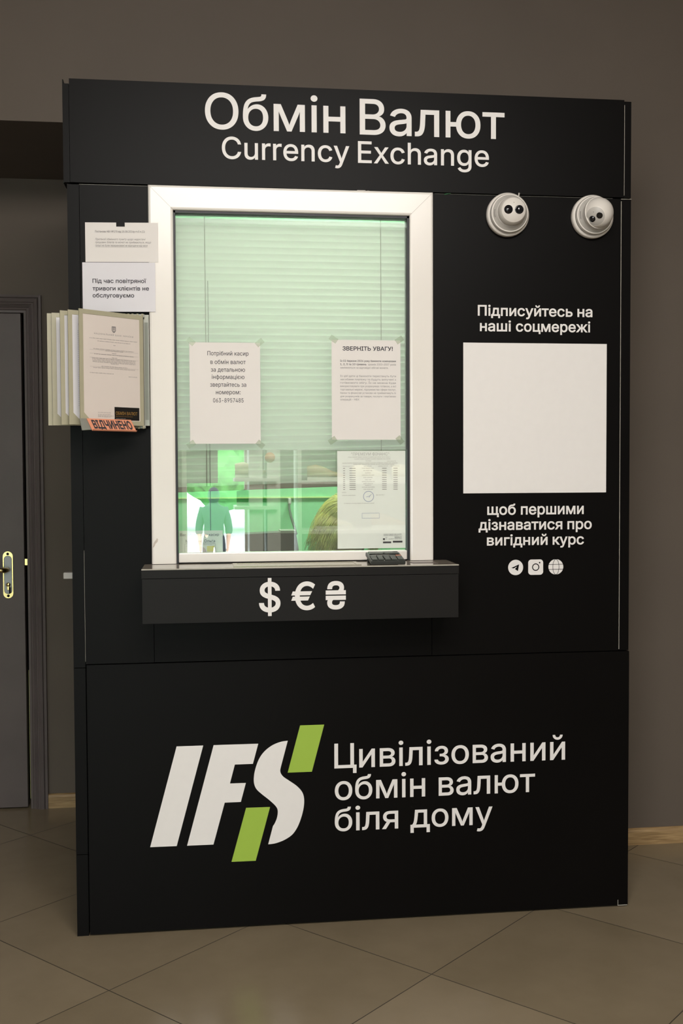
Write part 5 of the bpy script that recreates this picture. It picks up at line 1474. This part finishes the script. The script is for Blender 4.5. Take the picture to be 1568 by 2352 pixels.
for a in (((560, 1310), (890, 1310)), ((560, 1405), (890, 1405)), ((560, 1310), (560, 1405)), ((890, 1310), (890, 1405))):
    stroke(mk, [(n5x(a[0][0]), n5z(a[0][1])), (n5x(a[1][0]), n5z(a[1][1]))], 0.0008, yi)
mk.build('box_stamp', M['blue_ink'], n5)
mk = MB()
for a in ((958, 1115, 1886, 1853), (1147, 1330, 1876, 1840), (958, 995, 1825, 1790)):
    mk.box(n5x(a[0]), n5x(a[1]), yi, yi + 0.0002, n5z(a[2]), n5z(a[3]))
for k, (a, c, r_) in enumerate(((970, 1320, 1722), (970, 1320, 1745), (1180, 1320, 1772), (1180, 1320, 1790), (1065, 1320, 1812), (1005, 1040, 1780), (1005, 1040, 1810))):
    scribble(mk, n5x(a), n5x(c), n5z(r_), 0.0040, (0, yi, 0), X, Z, 130 + k)
mk.build('black_print', M['ink'], n5)

n6, p6 = sheet('name_card', 0.3025, 0.4290, 1.1087, 1.1715, GY + 0.022, 'paper', 'white name card of the cashier standing at the lower left glass', 'card')
yc = GY + 0.0216
write('lettering', [('Вас обслуговує касир', 0.3055, 0.4180, 1.1560, 0.0072, 'C'), ('Микотіна Ольга', 0.3215, 0.4065, 1.1375, 0.0078, 'C')], (0, yc, 0), X, Z, M['ink'], n6, bold=4, seg=3)
mk = MB().box(0.3215, 0.4065, yc, yc + 0.0001, 1.1350, 1.1357)
mk.build('underline', M['ink'], n6)
n7, p7 = sheet('colour_card', 0.3185, 0.4075, 1.1087, 1.1330, GY + 0.018, 'paper', 'small colourful printed card in front of the name card', 'card')
yc = GY + 0.0176
MB().box(0.383, 0.4045, yc, yc + 0.0002, 1.1100, 1.1265).build('yellow_print', M['note_yellow'], n7)
mk = MB()
mk.prism([(0.0, 0.0)] + [(0.019 * math.cos(a), 0.016 * math.sin(a)) for a in [PI * k / 12 for k in range(13)]], (0.362, yc, 1.1095), X, Z, (0, 0.0002, 0))
mk.build('pink_print', M['note_pink'], n7)
mk = MB()
for a in ((0.3185, 1.1328, 0.4075, 1.1328), (0.3187, 1.109, 0.3187, 1.133), (0.4073, 1.109, 0.4073, 1.133)):
    stroke(mk, [(a[0], a[1]), (a[2], a[3])], 0.0006, yc)
scribble(mk, 0.338, 0.398, 1.1298, 0.0028, (0, yc, 0), X, Z, 150)
scribble(mk, 0.322, 0.362, 1.1265, 0.0028, (0, yc, 0), X, Z, 151)
mk.build('dark_print', M['grey_ink'], n7)

# small dark paper lying on the right end of the shelf
tag(MB().box(0.966, 1.040, -0.118, -0.060, SZ, SZ + 0.0006).build('paper_slip', mat('grey_slip', (0.13, 0.105, 0.09), 0.4, noise=0.05)), 'small grey slip lying on the right end of the counter shelf', 'paper')

# ================================================================== calculator
CM = Matrix.Translation((0.8905, -0.092, SZ + 0.0085)) @ Matrix.Rotation(math.radians(9.0), 4, 'X')
calc = root('calculator', (0.8905, -0.092, SZ), 'dark grey desk calculator lying on the counter shelf', 'calculator')
cw, cd, chh = 0.0495, 0.055, 0.012
MB().bevbox(-cw, cw, -cd, cd, 0, chh, 0.0035, 3, CM).build('case', M['calc'], calc)
MB().bevbox(-cw + 0.006, cw - 0.006, 0.018, 0.047, chh, chh + 0.0035, 0.0012, 2, CM).build('display', M['calc_screen'], calc)
MB().bevbox(-cw + 0.012, cw - 0.035, 0.009, 0.015, chh, chh + 0.0015, 0.0005, 1, CM).build('solar_cell', M['shelf'], calc)
for r_ in range(4):
    for c_ in range(5):
        x_ = -0.0375 + c_ * 0.0187
        y_ = -0.044 + r_ * 0.0138
        o_ = MB().bevbox(x_ - 0.0079, x_ + 0.0079, y_ - 0.0054, y_ + 0.0054, chh, chh + 0.0042, 0.0014, 2, CM).build('key', M['orange_key'] if (r_ == 3 and c_ == 4) else M['calc_key'], calc)
        if r_ == 3 and c_ == 4:
            o_['label'] = 'orange key'
fm = MB()
fm.box(-0.045, 0.045, 0.040, 0.052, -0.0160, 0.001, CM)
fm.build('foot', M['calc'], calc)

# ================================================================== cameras
def turret(loc, ball_off, face_n, big, label, roll=0.0):
    r_ = root('security_camera', loc, label, 'security camera', 'turret security cameras on the right panel')
    T = Matrix.Translation(loc) @ Matrix.Rotation(PI / 2, 4, 'X')      # local z points out of the panel (-y)
    MB().lathe([(0, 0), (0.0625, 0), (0.0638, 0.004), (0.0638, 0.016), (0.0615, 0.020), (0.056, 0.022), (0, 0.022)], T, 64).build('mount_base', M['plastic'], r_)
    MB().lathe([(0.0, 0.022), (0.0570, 0.022), (0.0575, 0.030), (0.0550, 0.034), (0.0500, 0.0365), (0.0435, 0.0475), (0.0415, 0.0500), (0.0395, 0.0480), (0.037, 0.040), (0, 0.036)], T, 64).build('trim_ring', M['plastic_grey'], r_)
    MB().lathe([(0.0548, 0.0335), (0.0562, 0.0350), (0.0545, 0.0372), (0.0520, 0.0366)], T, 64).build('collar', M['plastic'], r_)
    bc = Vector(loc) + Vector(ball_off)
    n_ = Vector(face_n).normalized()
    upv = Vector((0, 0, 1))
    xx = upv.cross(n_).normalized()
    yy = n_.cross(xx)
    B = Matrix((xx, yy, n_)).transposed().to_4x4()
    B.translation = bc
    B = B @ Matrix.Rotation(roll, 4, 'Z')
    R_ = 0.0410 if big else 0.0445
    fr_ = 0.0345 if big else 0.0285
    zf = math.sqrt(R_ * R_ - fr_ * fr_)
    pr = [(0, -R_)] + [(R_ * math.sin(a), -R_ * math.cos(a)) for a in [PI * k / 30 for k in range(1, 30)] if -R_ * math.cos(a) < zf - 0.001] + [(fr_, zf), (fr_ - 0.0015, zf + 0.0006), (0, zf + 0.0006)]
    ball = MB().lathe(pr, B, 56).build('ball', M['plastic'], r_)
    if not big:
        MB().lathe([(R_ - 0.002, 0.0), (R_ + 0.0018, -0.001), (R_ + 0.0018, 0.002), (R_ - 0.002, 0.003)], Matrix.Translation(bc) @ Matrix.Rotation(PI / 2, 4, 'X') @ Matrix.Rotation(math.radians(14), 4, 'Y'), 56).build('ball_rim', M['plastic'], r_)
    MB().lathe([(fr_ - 0.0015, zf + 0.0006), (fr_ - 0.002, zf + 0.0014), (0, zf + 0.0014)], B, 48).build('face_plate', M['plastic'] if big else M['plastic_grey'], r_)
    dx, lr = (0.0158, 0.0126) if big else (0.0118, 0.0092)
    for s, nm in ((-1, 'infrared_lamp'), (1, 'camera_lens')):
        Q = B @ Matrix.Translation((s * dx, 0.001 if big else -0.003, zf + 0.0014))
        if nm == 'camera_lens':
            pr2 = [(lr, 0), (lr, 0.0008), (lr * 0.82, 0.0012), (lr * 0.6, 0.0004), (0, 0.0022)]
        else:
            pr2 = [(lr, 0), (lr, 0.0007), (0, 0.0009)]
        MB().lathe(pr2, Q, 32).build(nm, M['lens'], r_)
    MB().lathe([(0.0009, 0), (0.0009, 0.0004), (0, 0.0005)], B @ Matrix.Translation((0, 0.021 if big else 0.014, zf + 0.0014)), 10).build('pinhole', M['lens'], r_)
    # fine embossed print on the ring
    mk_ = MB()
    for k in range(9):
        a = PI + 0.30 - k * 0.055
        p_ = T @ Vector((0.0478 * math.cos(a), 0.0478 * math.sin(a) * 1, 0.0412))
        q_ = T @ Vector((0.0478 * math.cos(a - 0.04), 0.0478 * math.sin(a - 0.04), 0.0412))
        mk_.tube([p_, q_], 0.0008, 5)
    mk_.build('ring_print', M['grey_ink'], r_)
    return r_


c1 = turret((1.2735, -0.0002, 2.0985), (0, -0.058, 0), (-0.06, -1, -0.06), True, 'white turret security camera facing forward, nearer the cashier window')
MB().tube([(1.296, -0.006, 2.150), (1.306, -0.012, 2.152), (1.309, -0.010, 2.163)], 0.003, 8).build('cable', M['plastic'], c1)
c2 = turret((1.5330, -0.0002, 2.0990), (0, -0.060, 0), (-0.52, -0.78, -0.46), False, 'white turret security camera turned down to the left, at the right corner', 0.35)

# ================================================================== document rack
rack = root('document_rack', (0.205, 0.0, 1.47), 'beige fanned wall rack of five document panels left of the cashier window', 'document rack')
MB().bevbox(0.2085, 0.2245, -0.020, -0.001, 1.475, 1.790, 0.001).build('wall_bracket', M['bracket'], rack)
MB().box(0.2120, 0.2215, -0.0206, -0.019, 1.492, 1.768).build('bracket_inset', mat('grey_green_inset', (0.20, 0.21, 0.17), 0.5, noise=0.03), rack)
MB().box(0.120, 0.2125, -0.030, -0.001, 1.781, 1.790).build('pivot_bar', M['bracket'], rack)
MB().box(0.120, 0.2125, -0.030, -0.001, 1.468, 1.477).build('pivot_bar', M['bracket'], rack)
PW, PH, PT = 0.2100, 0.3100, 0.003
panels = [(0.2071, 0.686), (0.1937, 0.534), (0.1798, 0.444), (0.1682, 0.192), (0.1561, 0.134)]
HYR = -0.034
for k, (hx, ang) in enumerate(panels):
    # the panel turns about its right-hand pivot; ang opens the left edge toward the room
    u_ = Vector((-math.cos(ang), -math.sin(ang), 0))      # from hinge to free edge
    nn = Vector((math.sin(ang), -math.cos(ang), 0))       # toward the room
    hz0 = 1.4745
    o_ = Vector((hx, HYR, hz0))
    fb = MB()
    t_ = nn * PT

    def strip(a0, a1, b0, b1, th=t_, base=None):
        fb.prism([(a0, b0), (a1, b0), (a1, b1), (a0, b1)], base or o_, u_, Z, th)

    bw = 0.012
    strip(0, PW, 0, bw)
    strip(0, PW, PH - bw, PH)
    strip(0, bw, bw, PH - bw)
    strip(PW - bw, PW, bw, PH - bw)
    fb.prism([(PW - bw, bw), (PW - bw, bw + 0.020), (PW - bw - 0.020, bw)], o_, u_, Z, t_)
    dp = fb.build('display_panel', M['beige'], rack)
    ib = MB()
    ib.prism([(bw, bw), (PW - bw, bw), (PW - bw, PH - bw), (bw, PH - bw)], o_ + nn * 0.0006, u_, Z, nn * 0.001)
    ib.build('paper', M['paper_pink'] if k == 0 else M['paper_cool'], dp)
    for za, zb_ in ((-0.008, 0.001), (PH - 0.001, PH + 0.006)):
        MB().tube([o_ + Vector((0.0, 0.001, za)), o_ + Vector((0.0, 0.001, zb_))], 0.0032, 10).build('pivot_pin', M['beige'], dp)
    of = o_ + nn * 0.0019
    uu = -u_                                              # reading direction
    ol = of + u_ * PW
    if k == 0:
        def lx(px):
            return 0.012 + (px - 85) / (1075 - 85) * (PW - 0.024)

        def lz(py):
            return PH - 0.012 - (py - 190) / (2010 - 190) * (PH - 0.024)

        mk = MB()
        write('', [('НАЦІОНАЛЬНИЙ БАНК УКРАЇНИ', lx(275), lx(960), lz(525), 0.0042, 'C')], ol, uu, Z, None, mb=mk, seg=2, track=160)
        for j, (a, c, r_) in enumerate(((195, 1035, 603), (330, 910, 645), (605, 650, 700), (260, 975, 783), (465, 790, 803), (580, 665, 842), (275, 965, 872), (580, 680, 918), (235, 1005, 945), (240, 1000, 965), (245, 1000, 988), (245, 1000, 1008), (560, 695, 1026), (395, 855, 1078), (255, 990, 1108), (195, 605, 1200), (870, 1025, 1232))):
            scribble(mk, lx(a), lx(c), lz(r_), 0.0040, ol, uu, Z, 200 + j)
        for j, (a, c, r_) in enumerate(((325, 550, 1882), (325, 550, 1915), (325, 600, 1938), (325, 545, 1955))):
            scribble(mk, lx(a), lx(c), lz(r_), 0.0036, ol, uu, Z, 240 + j)
        for r_ in (795, 860, 930, 1085):
            scribble(mk, lx(195), lx(1050), lz(r_), 0.0006, ol, uu, Z, 1, False)
        mk.build('print', M['grey_ink'], dp)
        em = MB()
        pts = [(-0.0065, 0.0075), (0.0065, 0.0075), (0.0065, -0.004), (0.0035, -0.0085), (0, -0.010), (-0.0035, -0.0085), (-0.0065, -0.004)]
        c0 = ol + uu * lx(617) + Z * lz(408)
        em.prism(pts, c0, uu, Z, nn * 0.0002)
        em.build('emblem', M['grey_ink'], dp)
        em = MB()
        for a in (-0.0035, 0, 0.0035):
            em.prism([(a - 0.0006, 0.005), (a + 0.0006, 0.005), (a + 0.0006, -0.004), (a - 0.0006, -0.004)], c0 + nn * 0.0003, uu, Z, nn * 0.0001)
        em.prism([(-0.004, -0.004), (0.004, -0.004), (0.002, -0.0055), (-0.002, -0.0055)], c0 + nn * 0.0003, uu, Z, nn * 0.0001)
        em.build('emblem_mark', M['paper_pink'], dp)
        # black business card tucked in the lower corner
        bcd = root('business_card', ol + uu * lx(835) + Z * lz(2005), 'black business card with gold print on the front document panel', 'card')
        cb_ = MB()
        cb_.prism([(lx(612), lz(1998)), (lx(1055), lz(1998)), (lx(1055), lz(1770)), (lx(612), lz(1770))], ol + nn * 0.0003, uu, Z, nn * 0.0004)
        cb_.build('card', M['black_card'], bcd)
        mk = MB()
        write('', [('ОБМІН ВАЛЮТ', lx(632), lx(1018), lz(1905), 0.0088, 'C')], ol + nn * 0.0010, uu, Z, None, mb=mk, seg=3)
        scribble(mk, lx(632), lx(930), lz(1938), 0.0030, ol + nn * 0.0010, uu, Z, 260)
        mk.build('gold_print', M['gold'], bcd)
        mk = MB()
        scribble(mk, lx(632), lx(805), lz(1975), 0.0030, ol + nn * 0.0010, uu, Z, 261)
        mk.build('white_print', M['pale_ink'], bcd)
        # open sign: a salmon plate clipped under the panel, its lower edge tilted out
        sa = math.radians(38)
        dn = (nn * math.sin(sa) - Z * math.cos(sa)).normalized()
        s0 = ol + uu * lx(118) + Z * (lz(2010) + 0.0035) + nn * 0.004
        sg_l, sg_h = (PW - 0.024) * 0.755 + 0.004, 0.0415
        sgn = root('open_sign', s0 + dn * sg_h, 'salmon orange sign with black letters hung tilted under the front document panel', 'sign')
        sb_ = MB()
        sb_.prism([(0, 0), (sg_l, 0), (sg_l, sg_h), (0, sg_h)], s0, uu, dn, uu.cross(dn) * 0.0015)
        sb_.prism([(0, sg_h), (sg_l, sg_h), (sg_l, sg_h + 0.0008), (0, sg_h + 0.0008)], s0 - uu.cross(dn) * 0.004, uu, dn, uu.cross(dn) * 0.0055)
        sb_.build('plate', M['orange'], sgn)
        fnorm = uu.cross(-dn)
        mk = MB()
        write('', [('ВІДЧИНЕНО', 0.010, sg_l - 0.007, -sg_h + 0.0055, 0.0310, 'C')], s0 - uu.cross(dn) * 0.0006, uu, -dn, None, mb=mk, bold=26, seg=4)
        mk.build('lettering', M['ink'], sgn)
        hb_ = MB()
        hb_.prism([(-0.020, -0.002), (0.012, -0.002), (0.012, 0.036), (-0.030, 0.040)], s0 + (uu.cross(dn)) * 0.0025, uu, dn, uu.cross(dn) * 0.002)
        hb_.build('holder', M['bracket'], sgn)
    elif k == 1:
        mk = MB()
        scribble(mk, 0.030, 0.060, PH - 0.040, 0.008, ol, uu, Z, 300)
        for j in range(40):
            scribble(mk, 0.028, 0.070, PH - 0.056 - j * 0.0052, 0.0042, ol, uu, Z, 310 + j)
        mk.build('print', M['blue_ink'], dp)

# ================================================================== the shop behind the photographer, mirrored in the lower pane
def shoe(loc, rz, m_, label, long=0.27):
    r_ = root('shoe', loc, label, 'shoe', 'shoes on the display shelves')
    T = Matrix.Translation(loc) @ Matrix.Rotation(rz, 4, 'Z')
    secs = [(0.0, 0.030, 0.055, 0.100), (0.06, 0.036, 0.055, 0.112), (0.12, 0.038, 0.050, 0.095), (0.18, 0.045, 0.035, 0.066), (0.23, 0.044, 0.028, 0.052), (0.265, 0.028, 0.020, 0.038), (0.275, 0.006, 0.015, 0.024)]
    k_ = long / 0.275
    vs, fs = [], []
    ns = 16
    for x_, w_, hm_, h_ in secs:
        for j in range(ns):
            a = 2 * PI * j / ns
            vs.append(T @ Vector((x_ * k_, w_ * math.cos(a), 0.022 + (h_ - 0.022) / 2 + (h_ - 0.022) / 2 * math.sin(a))))
    for i in range(len(secs) - 1):
        for j in range(ns):
            fs.append((i * ns + j, i * ns + (j + 1) % ns, (i + 1) * ns + (j + 1) % ns, (i + 1) * ns + j))
    fs += [tuple(range(ns)), tuple((len(secs) - 1) * ns + j for j in range(ns))]
    MB().add(vs, fs, True).build('upper', m_, r_)
    so = MB()
    outl = [(x_ * k_, w_ + 0.003) for x_, w_, _, _ in secs] + [(x_ * k_, -w_ - 0.003) for x_, w_, _, _ in reversed(secs)]
    so.prism([(a, b_) for a, b_ in outl], T @ Vector((0, 0, 0)), T.to_3x3() @ X, T.to_3x3() @ Y, (0, 0, 0.024))
    so.build('sole', M['sole'], r_)


def rack_unit(x0, x1, y0, y1, zs, label, pw_=0.025):
    r_ = root('shelving_unit', ((x0 + x1) / 2, (y0 + y1) / 2, 0), label, 'shelving unit', 'white shoe shelving')
    for x_ in (x0, x1 - pw_):
        MB().box(x_, x_ + pw_, y0, y1, 0, 1.62).build('side_panel', M['shelf_white'], r_)
    for z_ in zs:
        MB().box(x0 - (0.10 if pw_ > 0.05 else -0.025), x1 - 0.025, y0 if pw_ < 0.05 else y0 + 0.02, y1 if pw_ < 0.05 else y1 + 0.02, z_ - 0.022, z_).build('shelf', M['shelf_white'], r_)
    return r_


rack_unit(1.02, 2.00, -4.6, -4.25, (0.15, 0.55, 0.93, 1.27), 'wide white shelving unit of cream and tan shoes, mirrored right in the glass')
rack_unit(0.69, 0.90, -4.6, -4.25, (0.15, 0.55, 1.10, 1.29), 'narrow white shelving unit mirrored in the middle of the glass', 0.09)
shoe((1.10, -4.43, 1.27), 0.05, M['shoe_tan'], 'tan low shoe at the left of the top wide shelf')
shoe((1.42, -4.43, 1.27), -0.1, M['shoe_cream'], 'cream canvas shoe in the middle of the top wide shelf')
shoe((1.70, -4.43, 1.27), 0.1, M['shoe_cream'], 'cream canvas shoe at the right of the top wide shelf')
shoe((1.15, -4.43, 0.93), 0.0, M['shoe_cream'], 'cream shoe at the left of the lower wide shelf')
shoe((1.55, -4.43, 0.93), 0.1, M['shoe_tan'], 'tan shoe at the right of the lower wide shelf')
shoe((0.60, -4.43, 1.29), 0.0, M['shoe_cream'], 'cream shoe on the top narrow shelf', 0.25)
shoe((0.61, -4.43, 1.10), 0.0, M['shoe_dark'], 'dark suede shoe on the middle narrow shelf', 0.25)
tag(MB().lathe([(0, 0), (0.035, 0), (0.035, 0.001), (0, 0.001)], Matrix.Translation((0.83, -4.2495, 1.43)) @ Matrix.Rotation(-PI / 2, 4, 'X'), 32).build('round_sticker', M['orange']), 'round orange sticker on the narrow shelving unit', 'sticker')
# outside: pavement, hedge and a passer-by below the step
struct(MB().box(-14, 16, -46, -7.2, -0.72, -0.60), 'floor_outside', M['pavement'])
hd = MB()
rnd = random.Random(5)
for i in range(46):
    bm = bmesh.new()
    bmesh.ops.create_icosphere(bm, subdivisions=3, radius=1.0)
    cx_, cy_, cz_, rr_ = rnd.uniform(-9, 11), rnd.uniform(-34, -31), rnd.uniform(0.6, 4.5), rnd.uniform(0.8, 1.4)
    for v_ in bm.verts:
        v_.co = v_.co * rr_ * (1 + rnd.uniform(-0.10, 0.10)) + Vector((cx_, cy_, cz_))
    hd.from_bm(bm)
hedge = hd.build('hedge', M['hedge'])
tag(hedge, 'green leafy hedge beyond the shop door', 'hedge')
hedge['kind'] = 'stuff'
gx, gy, gz = 0.545, -13.0, -0.60
pp = dict(floor=gz, pelvis=V(gx, gy, gz + 0.92), chest=V(gx, gy, gz + 1.27), neck=V(gx, gy, gz + 1.43),
          shoulderL=V(gx - 0.17, gy, gz + 1.36), elbowL=V(gx - 0.22, gy, gz + 1.08), wristL=V(gx - 0.20, gy + 0.08, gz + 0.85),
          shoulderR=V(gx + 0.17, gy, gz + 1.36), elbowR=V(gx + 0.22, gy, gz + 1.08), wristR=V(gx + 0.20, gy + 0.08, gz + 0.85),
          palmsideL=V(0, 1, 0.2), palmsideR=V(0, 1, 0.2),
          hipL=V(gx - 0.09, gy, gz + 0.88), kneeL=V(gx - 0.10, gy + 0.03, gz + 0.48), ankleL=V(gx - 0.10, gy, gz + 0.09), toeL=V(gx - 0.11, gy + 0.14, gz + 0.04),
          hipR=V(gx + 0.09, gy, gz + 0.88), kneeR=V(gx + 0.10, gy + 0.03, gz + 0.48), ankleR=V(gx + 0.10, gy, gz + 0.09), toeR=V(gx + 0.11, gy + 0.14, gz + 0.04))
walker = figure('person', 'person in dark clothes outside the shop door, mirrored in the glass', pp, V(gx, gy + 0.01, gz + 1.56), Matrix.Rotation(0.5, 4, 'Z'), M['dark_cloth'], M['dark_cloth'], ['skull'])
bm = bmesh.new()
bmesh.ops.create_uvsphere(bm, u_segments=24, v_segments=14, radius=1.0)
for v_ in bm.verts:
    v_.co = Vector((v_.co.x * 0.088, v_.co.y * 0.105, v_.co.z * 0.122)) + Vector((gx, gy + 0.015, gz + 1.572))
bmesh.ops.delete(bm, geom=[v_ for v_ in bm.verts if v_.co.y < gy - 0.06], context='VERTS')
MB().from_bm(bm, None, True).build('hair', M['dark_cloth'], walker)
